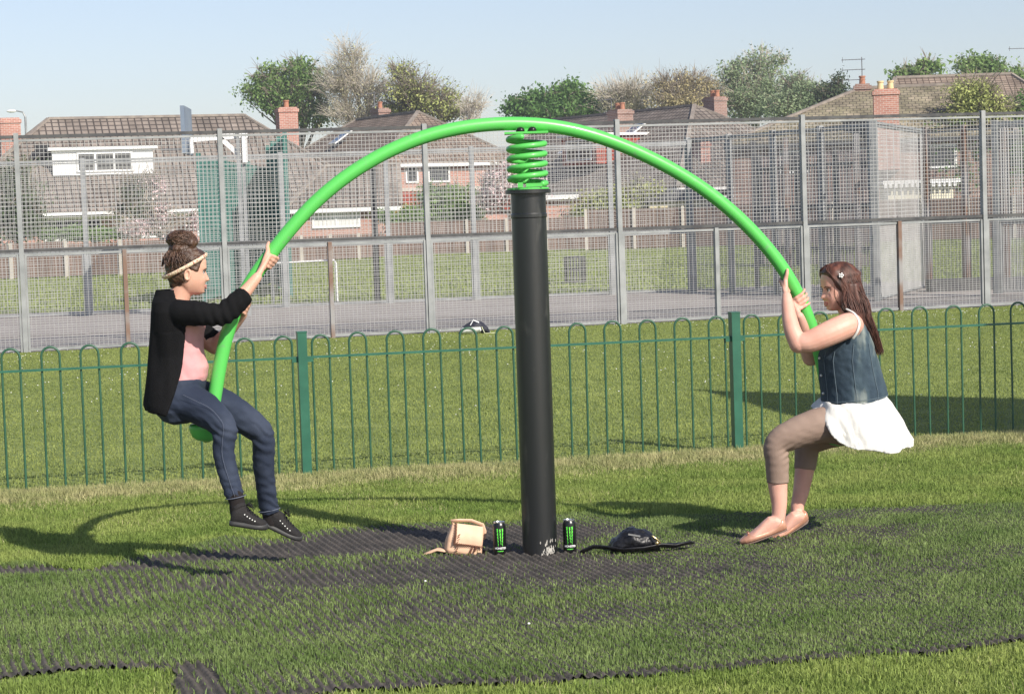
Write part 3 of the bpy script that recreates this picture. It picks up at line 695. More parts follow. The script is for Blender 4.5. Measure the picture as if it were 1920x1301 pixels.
# ================================================================== people
LATV = Vector((0, 1, 0)); UPV = Vector((0, 0, 1))
def head_mesh(mb, Mh, smile=0, full=0.0):
    """face looks along local +X, z up; crown at +.115, chin at -.112"""
    zs = [.113,.108,.098,.083,.06,.035,.012,-.012,-.035,-.055,-.070,-.085,-.098,-.110]
    xf = [.012,.040,.062,.078,.088,.089,.0845,.0835,.0835,.0835,.083,.082,.078,.056]
    xb = [-.02,-.050,-.072,-.088,-.099,-.102,-.100,-.093,-.080,-.062,-.045,-.028,-.012,.004]
    ww = [.018,.042,.058,.069,.075,.0765,.0755,.074,.071,.066,.060,.051,.040,.022]
    ww = [q*(1+full*(1 if z < .0 else 0)) for q, z in zip(ww, zs)]
    NZ, NA = 84, 72; vs = []
    for i in range(NZ+1):
        z = .1135-(.2235)*i/NZ; zc = max(min(z, zs[0]), zs[-1])
        f_ = float(np.interp(-zc, [-q for q in zs], xf)); b_ = float(np.interp(-zc, [-q for q in zs], xb)); w_ = float(np.interp(-zc, [-q for q in zs], ww))
        for k in range(NA):
            q = 2*math.pi*k/NA; c, s = math.cos(q), math.sin(q)
            e = 2.25 if c > 0 else 2.0
            ce = math.copysign(abs(c)**(2/e), c); se = math.copysign(abs(s)**(2/e), s)
            x = ce*(f_-0 if c > 0 else -b_)*1.0; y = se*w_
            if c > 0:
                g = lambda y0, z0, sy, sz: math.exp(-((y-y0)/sy)**2-((z-z0)/sz)**2)
                nose = .0
                if -.05 < z < .02:
                    pz = max(0, (.02-z)/.055); pz = pz**1.2 if z > -.035 else max(0, 1-(-.035-z)/.012)
                    nose = .026*min(pz, 1)*math.exp(-(y/(.0085+.007*min(pz, 1)))**2)
                x += nose
                x -= .010*(g(.031, .004, .015, .011)+g(-.031, .004, .015, .011))
                x += .005*(g(.03, .024, .022, .007)+g(-.03, .024, .022, .007))
                x += .007*(g(.036, -.035, .020, .020)+g(-.036, -.035, .020, .020))*(1+smile)
                x += .007*g(0, -.061, .020, .006)+.0065*g(0, -.074, .017, .006)-.004*g(0, -.0675, .022, .003)
                x -= .004*g(0, -.084, .02, .006); x += .006*g(0, -.097, .018, .011)
            vs.append(Mh @ Vector((x, y, z)))
    fs = [(i*NA+k, i*NA+(k+1) % NA, (i+1)*NA+(k+1) % NA, (i+1)*NA+k) for i in range(NZ) for k in range(NA)]
    fs += [tuple(range(NA-1, -1, -1)), tuple(range(NZ*NA, (NZ+1)*NA))]
    mb.add(vs, fs)
    for s in (-1, 1):                              # ears
        ec = Vector((-.008, s*.074, -.012)); 
        for k in range(10):
            q0, q1 = 2*math.pi*k/10, 2*math.pi*(k+1)/10
            a = ec+Vector((.014*math.cos(q0)-.003, s*.007, .028*math.sin(q0)*(1 if math.sin(q0) > 0 else .85))); b = ec+Vector((.014*math.cos(q1)-.003, s*.007, .028*math.sin(q1)*(1 if math.sin(q1) > 0 else .85)))
            mb.tube([Mh @ a, Mh @ b], .0048, n=7)
        mb.ball(Mh @ (ec+Vector((0, -s*.002, -.002))), .012, .005, .022, M=Mh.to_3x3())
def hair_cap(mb, Mh, line, out=.009, top=.0):
    """closed shell that stands proud of the skull only where hair grows; line: hairline height as a function of local x"""
    zs = [.113,.108,.098,.083,.06,.035,.012,-.012,-.035,-.055,-.070,-.085,-.098,-.110]
    xf = [.012,.040,.062,.078,.088,.089,.0845,.0835,.0835,.0835,.083,.082,.078,.056]
    xb = [-.02,-.050,-.072,-.088,-.099,-.102,-.100,-.093,-.080,-.062,-.045,-.028,-.012,.004]
    ww = [.018,.042,.058,.069,.075,.0765,.0755,.074,.071,.066,.060,.051,.040,.022]
    NZ, NA = 90, 96; vs = []
    for i in range(NZ+1):
        z = .1135-.2235*i/NZ; f_ = float(np.interp(-z, [-q for q in zs], xf)); b_ = float(np.interp(-z, [-q for q in zs], xb)); w_ = float(np.interp(-z, [-q for q in zs], ww))
        for k in range(NA):
            q = 2*math.pi*k/NA; c, s = math.cos(q), math.sin(q); e = 2.25 if c > 0 else 2.0
            x = math.copysign(abs(c)**(2/e), c)*(f_ if c > 0 else -b_); y = math.copysign(abs(s)**(2/e), s)*w_
            h = (z-float(np.interp(x, line[0], line[1])))/.010; h = max(0, min(1, h+.5)); h = h*h*(3-2*h)
            d = -.010+(out+.010)*h; v = Vector((x, y, z+.0)); n = Vector((x/.09, y/.075, (z-.0)/.11)).normalized()
            vs.append(Mh @ (v+n*d+Vector((0, 0, top*max(0, z)/.11*h))))
    fs = [(i*NA+k, i*NA+(k+1) % NA, (i+1)*NA+(k+1) % NA, (i+1)*NA+k) for i in range(NZ) for k in range(NA)]
    fs += [tuple(range(NA-1, -1, -1)), tuple(range(NZ*NA, (NZ+1)*NA))]
    mb.add(vs, fs)
def face_parts(Mh, root, iris, browm, lipm, teeth=None):
    ew = mat('eye_white', (.62,.60,.57), rough=.25); im = mat('iris', iris, rough=.2)
    for s in (-1, 1):
        m_ = MB(); m_.cm = 0; c = Vector((.0675, s*.030, .003)); m_.ball(Mh @ c, .0115, .0115, .0115, 16, 12, Mh.to_3x3())
        m_.cm = 1; m_.ball(Mh @ (c+Vector((.0085, s*.001, 0))), .0042, .0052, .0052, 12, 8, Mh.to_3x3())
        m_.obj('eye', [ew, im], root, smooth=True)
        m_ = MB(); m_.tube([Mh @ Vector((.0845, s*.012, .0165)), Mh @ Vector((.0865, s*.026, .0215)), Mh @ Vector((.0795, s*.042, .0195)), Mh @ Vector((.071, s*.052, .014))], [.0022,.0028,.0024,.0014], n=6); m_.obj('eyebrow', browm, root, smooth=True)
        m_ = MB(); m_.tube([Mh @ Vector((.0795, s*.017, .0065)), Mh @ Vector((.0830, s*.029, .0105)), Mh @ Vector((.0765, s*.041, .0075)), Mh @ Vector((.070, s*.047, .004))], [.001,.0018,.0018,.001], n=6); m_.obj('eyelash', browm, root, smooth=True)
    m_ = MB(); up_ = 0.010 if teeth else 0
    m_.tube([Mh @ Vector((.078, -.026, -.066+up_)), Mh @ Vector((.0895, -.012, -.0625)), Mh @ Vector((.0925, 0, -.0635)), Mh @ Vector((.0895, .012, -.0625)), Mh @ Vector((.078, .026, -.066+up_))], [.0012,.0036,.0034,.0036,.0012], n=8)
    m_.tube([Mh @ Vector((.078, -.026, -.0665+up_)), Mh @ Vector((.088, -.012, -.0735)), Mh @ Vector((.091, 0, -.0745)), Mh @ Vector((.088, .012, -.0735)), Mh @ Vector((.078, .026, -.0665+up_))], [.0012,.0038,.0042,.0038,.0012], n=8)
    m_.obj('lips', lipm, root, smooth=True)
    if teeth:
        m_ = MB(); m_.tube([Mh @ Vector((.080, -.02, -.0665)), Mh @ Vector((.0905, 0, -.0685)), Mh @ Vector((.080, .02, -.0665))], .0028, n=6); m_.obj('teeth', teeth, root, smooth=True)
def head_matrix(c, yaw, pitch, rollv=0, sc_=1.0):
    return Matrix.Translation(c) @ Matrix.Rotation(yaw, 4, 'Z') @ Matrix.Rotation(pitch, 4, 'Y') @ Matrix.Rotation(rollv, 4, 'X') @ Matrix.Scale(sc_, 4)
def hand(mb, C, t, phi, sgn, wrist, R0=.0335, thumb_up=1, splay=0., s0=0., bend=(38, 32, 28), fs=1.0, th=(-25,-55,-85)):
    """a gripping hand: palm against the tube at angle phi, fingers closing the sgn way round"""
    n0 = Vector((0, -1, 0)); n0 = (n0-t*n0.dot(t)).normalized(); b0 = n0.cross(t)
    if b0.x < 0: b0 = -b0
    def at(ph, s, r): ph = math.radians(ph); return C + t*(s+s0) + (n0*math.cos(ph)+b0*math.sin(ph))*r
    wrist = Vector(wrist)
    pal = []
    for i in range(4):                             # index .. little, stacked down the tube
        s = (1.5-i)*.0195*thumb_up
        kn = at(phi+sgn*26, s, R0+.012+.002*(i == 1)); mid = at(phi-sgn*8, s*.85-.004, R0+.015)
        mb.tube([wrist+(mid-wrist)*.15, (wrist+mid)*.5+(mid-at(phi, s, 0)).normalized()*.002, mid, kn], [.0150,.0135,.0125,.0098], n=10)
        ln = (.92, 1.0, .95, .78)[i]*fs; r1 = (.0084,.0087,.0082,.0072)[i]
        a = phi+sgn*26; pts = [kn]; ss = s
        for j, bd in enumerate(bend):
            a += sgn*bd*ln; ss += splay*(1.5-i)*.25+.003*thumb_up
            pts.append(at(a, ss, R0+.0075+(.003 if j == 0 else 0)))
        mb.tube(pts, [r1*1.08, r1, r1*.92, r1*.78], n=10)
    base = wrist+(at(phi, .0, R0+.012)-wrist)*.35
    m1 = at(phi+sgn*th[0], .030*thumb_up, R0+.012); m2 = at(phi+sgn*th[1], .050*thumb_up, R0+.009); m3 = at(phi+sgn*th[2], .068*thumb_up, R0+.007)
    mb.tube([base, m1, m2, m3], [.0135,.0125,.0098,.0078], n=10)
    mb.ball(wrist+(at(phi, 0, R0+.01)-wrist)*.55, .017, .017, .017, 10, 8)
def shoe_frame(heel, toe, upv):
    x = (toe-heel).normalized(); y = upv.cross(x).normalized(); z = x.cross(y)
    return Matrix((x, y, z)).transposed().to_4x4(), (toe-heel).length
def foot_loft(mb, heel, toe, upv, tab, z0=.0, wsc=1.0, n=20):
    Mx, L = shoe_frame(heel, toe, upv); Mx = Matrix.Translation(heel) @ Mx; r3 = Mx.to_3x3()
    secs = []
    for f, w_, top, bot in tab:
        c = Mx @ Vector((f*L, 0, (top+bot)/2+z0)); secs.append((c, r3 @ Vector((0,0,1)), r3 @ Vector((0,1,0)), (top-bot)/2, (top-bot)/2, w_*wsc))
    mb.loft(secs, n, 2.5)
    return Mx, L

skinA = mat('skin', (.58,.325,.235), (.63,.365,.27), scale=14, rough=.5, spec=.35, bump=.03, bscale=200)
for m_ in (skinA,):
    b = m_.node_tree.nodes['Principled BSDF']; b.inputs['Subsurface Weight'].default_value = .12; b.inputs['Subsurface Radius'].default_value = (1.0,.35,.2); b.inputs['Subsurface Scale'].default_value = .01
skinB = mat('fair_pink_skin', (.62,.335,.26), (.68,.39,.31), scale=12, rough=.5, spec=.35, bump=.03, bscale=200)
b = skinB.node_tree.nodes['Principled BSDF']; b.inputs['Subsurface Weight'].default_value = .12; b.inputs['Subsurface Radius'].default_value = (1.0,.35,.2); b.inputs['Subsurface Scale'].default_value = .01

# ------------------------------------------------------------------ left rider
DA = 10.2
def A(px, py, dd=0): return P(px, py, DA+dd)
hip = A(330, 760); pa_ = empty('person', Vector((hip.x, hip.y, 0)), 'person in black cardigan and blue jeans with a hair bun riding the left seat', 'person')
body = MB()
HA = head_matrix(A(353, 511), R(14), R(4), 0, .96)
head_mesh(body, HA)
body.tube([A(350,530), A(338,552), A(326,578)], [.050,.050,.060], n=20)
def torso(mb, rows, lat=LATV, n=28, e=2.3, fwd=Vector((1,0,0)), K=A, s=392.):
    mb.loft([(K(c, y), fwd, lat, f/s, b_/s, w_) for y, c, f, b_, w_ in rows], n, e)
torso(body, [(566,324,14,12,.05),(576,325,24,20,.095),(594,328,34,32,.140),(625,334,44,38,.152),(660,336,42,40,.14),(690,338,46,40,.14),(715,338,44,40,.15),(750,334,40,34,.165),(782,334,30,26,.14)])
body.tube([A(328,590,-.10), A(342,590,-.15), A(378,590,-.185), A(416,592,-.155)], [.040,.042,.040,.037], n=16)
wrA = A(482,520,-.062)
body.tube([A(416,592,-.155), A(440,568,-.12), A(462,545,-.085), wrA], [.039,.037,.031,.0235], n=16)
body.tube([A(335,588,.14), A(370,625,.18), A(402,650,.16)], [.046,.042,.038], n=14)
wrB = A(455,590,.055)
body.tube([A(402,650,.16), A(428,622,.12), wrB], [.037,.032,.0225], n=14)
body.tube([A(328,757,-.085), A(378,772,-.12), A(424,806,-.16), A(420,850,-.18), A(440,930,-.23), A(444,960,-.24)], [.07,.055,.038,.036,.030,.030], n=16)
body.tube([A(345,752,.085), A(430,775,.11), A(492,822,.13), A(497,870,.17), A(508,955,.25), A(508,975,.25)], [.065,.052,.036,.034,.030,.030], n=16)
C, t = on_arch(500, 490); hand(body, C, t, 12, 1, wrA, th=(-30,-62,-92), s0=-.004, bend=(40,34,28))
C, t = on_arch(457, 570-18); C2, t2 = on_arch(449, 574); hand(body, C2, t2, 110, -1, wrB, th=(-25,-50,-70), bend=(34,30,26))
fuse('body', body, skinA, pa_, .0042, 3)
hairA = mat('brown_curly_hair', (.045,.022,.014), (.10,.052,.03), scale=22, rough=.45, bump=.5, bscale=120, spec=.5, island=.35)
lipA = mat('lip', (.50,.19,.16), rough=.4)
face_parts(HA, pa_, (.05,.03,.02), mat('brow_hair', (.07,.04,.025), rough=.7), lipA)
# hair: combed-up cap with curls, bun and a plaited band
h3 = HA.to_3x3()
def capz(mb, k=1.0):
    """hair cap over crown and back of the skull, leaving the face"""
    vs = []; NZ, NA = 26, 40
    return
hb = MB()
hb.ball(HA @ Vector((-.028, 0, .035)), .090, .082, .088, 32, 22, h3)
hb.ball(HA @ Vector((-.050, 0, -.010)), .060, .068, .062, 24, 16, h3)
hb.ball(HA @ Vector((-.066, 0, -.045)), .028, .045, .036, 16, 12, h3)
hair_cap(hb, HA, ([-.11,-.05,-.024,-.018,.012,.030,.046,.056,.066,.078,.09], [-.09,-.075,-.055,.018,.014,.006,.014,.046,.068,.080,.092]), .007, .010)
hb.ball(HA @ Vector((-.038, 0, .118)), .062, .066, .034, 24, 14, h3)
bunc = HA @ Vector((-.040, 0, .158))
hb.ball(bunc, .063, .058, .042, 24, 16, h3)
hb.ball(bunc+Vector((-.026,0,.008)), .045, .047, .042, 24, 16, h3)
hb.ball(bunc+Vector((.042,-.01,-.012)), .042, .045, .036, 24, 16, h3)
hair = fuse('hair', hb, hairA, pa_, .005, 2, lambda p, n: .006*noise.noise(p*55)+.006*noise.noise(p*24+Vector((3,1,2))))
cu = MB(); rh = random.Random(4)
def lock(pts, r): cu.tube(pts, r, n=6)
def surf(th, ph, k=1.0):
    k *= 1.05; return HA @ Vector((-.030+.093*k*math.sin(ph)*math.cos(th), .084*k*math.sin(ph)*math.sin(th), .034+.092*k*math.cos(ph)))
for i in range(330):
    th = rh.uniform(-math.pi, math.pi)
    if abs(th) < .95 and rh.random() < .7: th = math.copysign(rh.uniform(.9, 3.1), th)
    ph0 = rh.uniform(.4, 1.7) if abs(th) > 1.2 else rh.uniform(.35, 1.0); pts = []; ph = ph0; a = rh.uniform(0, 6.28); am = rh.uniform(.02, .06)
    for j in range(9):
        pts.append(surf(th+am*math.sin(a+j*1.4), ph, 1.0+.035*math.sin(a+j*1.3)+rh.uniform(0, .02))); ph -= .075
        th += rh.uniform(-.03, .03)
        if ph < .12: break
    if len(pts) > 3: lock(pts, [rh.uniform(.0014, .0028)]*len(pts))
for i in range(260):                               # tangled bun strands, each on its own great circle
    ax = Vector((rh.gauss(0,1), rh.gauss(0,1), rh.gauss(0,1.6))).normalized(); p = ax.orthogonal().normalized(); p.rotate(Matrix.Rotation(rh.uniform(0, 6.28), 3, ax)); pts = []
    k_ = rh.uniform(.94, 1.08); wv = rh.uniform(0, 6.28)
    for j in range(9):
        v = p.copy(); v.rotate(Matrix.Rotation(j*.20, 3, ax)); v = (v+ax*.16*math.sin(j*1.3+wv)).normalized()
        pts.append(bunc+Vector((.006,0,.002)) + h3 @ Vector((.069*v.x, .060*v.y, .046*v.z))*k_)
    lock(pts, [.001]+[rh.uniform(.0013, .0030)]*7+[.0008])
for i in range(90):                                # flyaway frizz and nape wisps
    th = rh.uniform(-3.1, 3.1); ph = rh.uniform(.1, 1.9) if abs(th) > 1.3 else rh.uniform(.1,.7); p0 = surf(th, ph, 1.0)
    d = (p0-(HA @ Vector((-.03,0,.03)))).normalized(); pts = [p0+d*(.004*j)+Vector((rh.uniform(-.004,.004),rh.uniform(-.004,.004),rh.uniform(-.003,.004))) for j in range(5)]
    lock(pts, .0007)
cu.obj('hair_curls', hairA, hair, smooth=True)
bandm = mat('woven_headband', (.78,.62,.45), (.45,.14,.12), scale=110, rough=.8, bump=.6, bscale=160, lo=.56, hi=.64, detail=1)
bm_ = MB(); pts = []
for k in range(37):
    q = math.pi*2*k/36; pts.append(HA @ (Vector((-.017+.102*math.cos(q), .094*math.sin(q), .030+.060*math.cos(q)))))
bm_.tube(pts, .0125, n=8, flat=.55, cap=False, upv=(HA.to_3x3() @ Vector((1,0,0)))); bm_.obj('headband', bandm, pa_, smooth=True)
# clothes
pink = mat('pale_pink_cotton', (.62,.29,.30), (.68,.35,.35), scale=9, rough=.8, bump=.1, bscale=60)
tm_ = MB()
torso(tm_, [(578,330,24,20,.10),(592,331,42,30,.158),(612,333,51,36,.160),(640,335,45,38,.150),(662,336,46,38,.148),(688,338,52,40,.150),(706,338,51,40,.155),(716,338,47,38,.155)])
fuse('tshirt', tm_, pink, pa_, .005, 3, lambda p, n: .0035*noise.noise(Vector((p.x*10, p.y*10, p.z*26)))+.003*noise.noise(Vector((p.x*30+p.z*20, p.y*20, p.z*12))))
jeans = mat('dark_blue_denim', (.014,.021,.042), (.036,.047,.076), scale=5, rough=.85, bump=.25, bscale=300, c3=(.021,.030,.054))
seam = mat('pale_seam', (.11,.125,.17), rough=.8)
jm = MB()
torso(jm, [(708,340,46,42,.155),(722,338,48,44,.168),(745,334,46,44,.182),(768,332,42,40,.180),(786,336,34,30,.15),(792,338,20,18,.10)])
nl = [A(328,752,-.09), A(360,757,-.11), A(395,776,-.14), A(421,803,-.165), A(420,826,-.172), A(420,855,-.182), A(430,895,-.205), A(442,934,-.23)]
jm.tube(nl[:-1]+[nl[-1]], [.098,.090,.076,0.060,.053,.053,.046,.043], n=24, cap=False)
fl_ = [A(345,745,.09), A(395,752,.10), A(445,778,.115), A(485,806,.13), A(494,830,.14), A(494,870,.17), A(499,915,.21), A(505,958,.245)]
jm.tube(fl_, [.095,.088,.080,.063,.056,.053,.047,.048], n=24, cap=False)
jm.ball(A(345,758,-.09), .085, .10, .075); 
def jw(p, n):
    d = .0035*noise.noise(Vector((p.x*13, p.y*10, p.z*34)))+.003*noise.noise(Vector((p.x*30+p.z*30, p.y*16, p.z*22)))
    for k in (nl[3], fl_[3]):
        q = (p-k).length; d += .004*math.exp(-(q/.09)**2)*math.sin((p.z+p.x*.7)*120+5*noise.noise(p*12))
    for k in (nl[-1], fl_[-1]):
        q = (p-k).length; d += .003*math.exp(-(q/.11)**2)*math.sin(p.z*150+p.x*60+6*noise.noise(p*14))
    return d
fuse('jeans', jm, jeans, pa_, .005, 2, jw)
sm = MB()
sm.tube(catmull([A(343,740,-.212), A(368,752,-.222), A(395,766,-.219), A(416,790,-.228), A(419,806,-.231), A(417,826,-.231), A(417,855,-.241), A(428,895,-.256), A(440,930,-.277)], 4), .0009, n=6)
for cpt, rr_ in ((nl[-1], .0475), (fl_[-1], .0535)):
    sq_ = MB(); sq_.tube([cpt+Vector((rr_*math.cos(q*.4), rr_*math.sin(q*.4), .006+.008*math.cos(q*.4))) for q in range(17)], .0022, n=6); sq_.obj('jeans_hem', seam, pa_, smooth=True)
sm.obj('jeans_seam', seam, pa_, smooth=True)
cardm = mat('black_knit', (.006,.006,.0065), (.010,.010,.011), scale=6, rough=.95, bump=.4, bscale=260, spec=.1)
cm_ = MB()
rows = [(543,321,30,28,.078,74),(554,323,31,33,.110,70),(564,326,36,40,.165,66),(582,329,42,44,.188,64),(600,332,50,48,.186,62),(630,334,52,52,.178,64),(665,335,52,55,.172,72),(700,335,52,58,.180,80),(735,334,50,60,.192,88),(756,334,50,62,.20,94),(768,334,48,58,.20,98)]
vs = []; NA = 40
for (y, c, f, b_, w_, op) in rows:
    for lay, dr in ((0, 1.0), (1, .0)):
        for k in range(NA+1):
            q = R(op)+(2*math.pi-R(op)-R(op*.8))*k/NA
            cq, sq = math.cos(q), math.sin(q); e = 2.4
            ce = math.copysign(abs(cq)**(2/e), cq); se = math.copysign(abs(sq)**(2/e), sq); r_ = 1.0 if lay == 0 else .0
            ff_, bb_, wq = (f/392, b_/392, w_) if lay == 0 else (f/392-.014, b_/392-.014, w_-.014)
            # near side (towards the camera) is -Y
            base = A(c, y + (0 if y < 740 else 5*(1 if cq < 0 else 0)-8*max(0, -cq)*(y > 750)))
            vs.append(base + Vector((1,0,0))*(ce*(ff_ if cq > 0 else bb_)) + LATV*(-se*wq))
K = NA+1; fs = []
nr = len(rows)
for r_ in range(nr-1):
    o0 = r_*2*K; i0 = o0+K; o1 = (r_+1)*2*K; i1 = o1+K
    for k in range(NA): fs += [(o0+k, o0+k+1, o1+k+1, o1+k), (i0+k+1, i0+k, i1+k, i1+k+1)]
    fs += [(o0, o1, i1, i0), (o0+NA, i0+NA, i1+NA, o1+NA)]
for r_, fl2 in ((0, 1), (nr-1, 0)):
    o0 = r_*2*K; i0 = o0+K
    for k in range(NA): fs.append((o0+k, i0+k, i0+k+1, o0+k+1) if fl2 else (o0+k+1, i0+k+1, i0+k, o0+k))
cm_.add(vs, fs)
slv = [A(332,584,-.13), A(348,587,-.172), A(380,588,-.195), A(412,590,-.170), A(428,582,-.150), A(446,566,-.128), A(458,554,-.10)]
cm_.tube(slv, [.058,.062,.056,.054,.054,.050,.0475], n=20, cap=False)
cm_.tube([A(335,590,.13), A(365,612,.185), A(392,634,.19), A(402,640,.165)], [.058,.058,.055,.050], n=18, cap=False)
def cw(p, n):
    d = .0035*noise.noise(Vector((p.x*9, p.y*9, p.z*7)))
    d += .010*noise.noise(Vector((p.x*20, p.y*18, p.z*3.5)))*(1 if p.z < slv[0].z-.1 else .3)
    q = (p-slv[3]).length; d += .0055*math.exp(-(q/.10)**2)*math.sin((p.x*1.0+p.z*.3)*150)
    return d
fuse('cardigan', cm_, cardm, pa_, .0055, 2, cw)
# canvas shoes
canv = mat('black_canvas', (.014,.013,.014), (.024,.022,.022), scale=10, rough=.85, bump=.3, bscale=250)
solem = mat('black_rubber_sole', (.035,.035,.036), (.055,.055,.055), scale=8, rough=.55)
eyelet = mat('bright_eyelet', (.75,.75,.72), rough=.35, metal=.3)
lacem = mat('black_lace', (.01,.01,.01), rough=.9)
sock = mat('black_sock', (.015,.012,.012), rough=.95)
def sneaker(heel, toe, upv, ankle, ankr):
    m_ = MB()
    tab = [(0,.020,.055,.004),(.03,.029,.075,.002),(.12,.035,.088,0),(.28,.036,.092,0),(.38,.037,.088,0),(.5,.041,.072,0),(.62,.045,.058,0),(.75,.047,.048,0),(.87,.042,.041,0),(.96,.028,.033,.002),(1.0,.012,.024,.006)]
    Mx, L = foot_loft(m_, heel, toe, upv, tab)
    m_.tube([Mx @ Vector((L*.22,0,.07)), ankle], [.038, ankr], n=18, cap=False)
    sh = fuse('shoe', m_, canv, pa_, .0045, 2)
    s_ = MB(); foot_loft(s_, heel, toe, upv, [(-.015,.024,.014,-.008),(.03,.034,.020,-.010),(.12,.039,.022,-.010),(.28,.038,.022,-.010),(.5,.044,.022,-.010),(.72,.051,.024,-.010),(.88,.046,.027,-.009),(.98,.031,.027,-.006),(1.03,.014,.020,0)])
    o = s_.obj('sole', solem, sh, smooth=False); smooth_by_angle(o, 60)
    l_ = MB(); e_ = MB()
    for k in range(5):
        f = .40+.075*k; zz = float(np.interp(f, [.38,.5,.62,.75], [.088,.072,.058,.048]))
        pl = [Mx @ Vector((f*L+.004*(y_/.02)**2, y_, zz+.004-(y_/.03)**2*.016)) for y_ in (-.028,-.014,0,.014,.028)]
        l_.tube(pl, .0026, n=6)
        for s in (-1, 1):
            c = Mx @ Vector((f*L-.006, s*float(np.interp(f, [.38,.5,.62,.75], [.0335,.0385,.042,.0435])), zz*.66)); e_.ball(c, .0038, .0045, .0038, 8, 6)
    b0 = Mx @ Vector((.37*L, 0, .098)); r3 = Mx.to_3x3()
    for s in (-1, 1):
        l_.tube([b0, b0+r3 @ Vector((.012, s*.022, .012)), b0+r3 @ Vector((.028, s*.032, -.004)), b0+r3 @ Vector((.022, s*.014, -.006)), b0], .0022, n=6)
        l_.tube([b0, b0+r3 @ Vector((.022, s*.016, .004)), b0+r3 @ Vector((.038, s*.024, -.018))], .002, n=6)
    l_.obj('lace', lacem, sh, smooth=True); e_.obj('eyelet', eyelet, sh, smooth=True)
    return Mx, L, sh
m_ = MB(); m_.tube([A(441,928,-.23), A(445,945,-.235), A(446,960,-.24)], [.039,.038,.038], n=12); m_.tube([A(505,950,.245), A(506,966,.25), A(508,978,.25)], [.039,.038,.038], n=12); m_.obj('sock', sock, pa_, smooth=True)
sneaker(A(431,981,-.25), A(500,991,-.24), Vector((.28,.0,1)).normalized(), A(446,948,-.238), .035)
sneaker(A(490,979,.25), A(563,1012,.27), Vector((.45,-.12,1)).normalized(), A(506,968,.25), .035)

# ------------------------------------------------------------------ right rider
DB = 10.75
def B(px, py, dd=0): return P(px, py, DB+dd)
hip = B(1590, 780); pb_ = empty('person', Vector((hip.x, hip.y, 0)), 'long haired smiling person in denim waistcoat and white skirt riding the right seat', 'person')
body = MB()
HB = head_matrix(B(1573, 540), math.pi+R(16), R(8), R(0), .98)
head_mesh(body, HB, smile=.6, full=.07)
body.tube([B(1580,560), B(1590,580), B(1598,602)], [.050,.050,.062], n=20)
bf_ = Vector((-1,0,0))
def torsoB(mb, rows, n=28, e=2.3, tilt=0):
    # rows: y, centre x, front, back, halfwidth
    mb.loft([(B(c, y), Vector((-1,0,-tilt)).normalized(), LATV, f/372, b_/372, w_) for y, c, f, b_, w_ in rows], n, e)
torsoB(body, [(592,1597,14,12,.05),(600,1598,30,18,.13),(622,1598,44,26,.165),(660,1597,56,38,.175),(700,1600,58,44,.175),(740,1604,58,48,.185),(775,1602,54,52,.20),(810,1594,40,44,.18),(822,1590,26,28,.12)], tilt=0)
body.tube([B(1600,612,-.11), B(1590,610,-.165), B(1555,625,-.20), B(1520,640,-.205), B(1499,643,-.20)], [.055,.064,.064,.055,.046], n=18)
wrC = B(1475,556,-.075)
body.tube([B(1497,645,-.20), B(1486,620,-.175), B(1479,588,-.13), wrC], [.047,.043,.036,.0245], n=18)
body.tube([B(1600,625,.13), B(1560,655,.17), B(1520,668,.14)], [.058,.052,.044], n=16)
wrD = B(1499,593,-.045)
body.tube([B(1520,670,.14), B(1511,642,.08), B(1504,612,0), wrD], [.045,.040,.032,.0225], n=16)
legN = [B(1582,798,-.10), B(1540,797,-.13), B(1492,812,-.15), B(1457,832,-.155), B(1457,865,-.155), B(1458,905,-.15), B(1461,945,-.16), B(1459,975,-.17)]
body.tube(legN, [.095,.083,.072,.058,.054,.051,.038,.033], n=20)
legF = [B(1590,800,.10), B(1550,812,.12), B(1516,832,.13), B(1512,855,.13), B(1508,885,.12), B(1501,925,.10), B(1495,950,.09), B(1496,965,.09)]
body.tube(legF, [.09,.075,.058,.054,.050,.040,.034,.032], n=20)
# bare feet inside the pumps
heN, toN = B(1473,991,-.175), B(1391,1019,-.19); upN = Vector((.32,-.05,1)).normalized()
heF, toF = B(1512,972,.09), B(1467,998,.06); upF = Vector((.50,-.35,1)).normalized()
ftab = [(0.0,.018,.050,.006),(.05,.027,.062,.004),(.15,.031,.080,.004),(.28,.031,.088,.004),(.42,.033,.074,.004),(.56,.037,.056,.003),(.70,.040,.042,.002),(.84,.037,.030,.002),(.93,.028,.024,.003)]
foot_loft(body, heN, toN, upN, ftab)
toF2 = heF+(toF-heF).normalized()*.235
foot_loft(body, heF, toF2, upF, ftab)
C, t = on_arch(1482, 522); hand(body, C, t, -62, -1, wrC, th=(-32,-58,-78), bend=(36,32,26), s0=-.012)
C, t = on_arch(1502, 562); hand(body, C, t, -48, 1, wrD, th=(-32,-60,-85), bend=(40,34,26), splay=.006, s0=.006, fs=1.05)
fuse('body', body, skinB, pb_, .0042, 3)
lipB = mat('lip', (.58,.22,.19), rough=.4)
hairB = mat('long_brown_hair', (.035,.014,.010), (.11,.042,.028), scale=6, rough=.5, spec=.4, island=.45, stretch=(6,6,1))
face_parts(HB, pb_, (.06,.045,.03), mat('brow_hair', (.06,.03,.02), rough=.7), lipB, teeth=mat('teeth', (.7,.68,.6), rough=.3))
h3 = HB.to_3x3()
hb = MB()
hb.ball(HB @ Vector((-.020, 0, .034)), .094, .086, .088, 32, 22, h3)
hb.ball(HB @ Vector((-.050, 0, -.020)), .062, .078, .070, 24, 16, h3)
hair_cap(hb, HB, ([-.11,-.05,-.01,.0,.020,.040,.052,.062,.074,.09], [-.11,-.11,-.10,-.075,-.03,.005,.035,.058,.078,.090]), .007, .008)
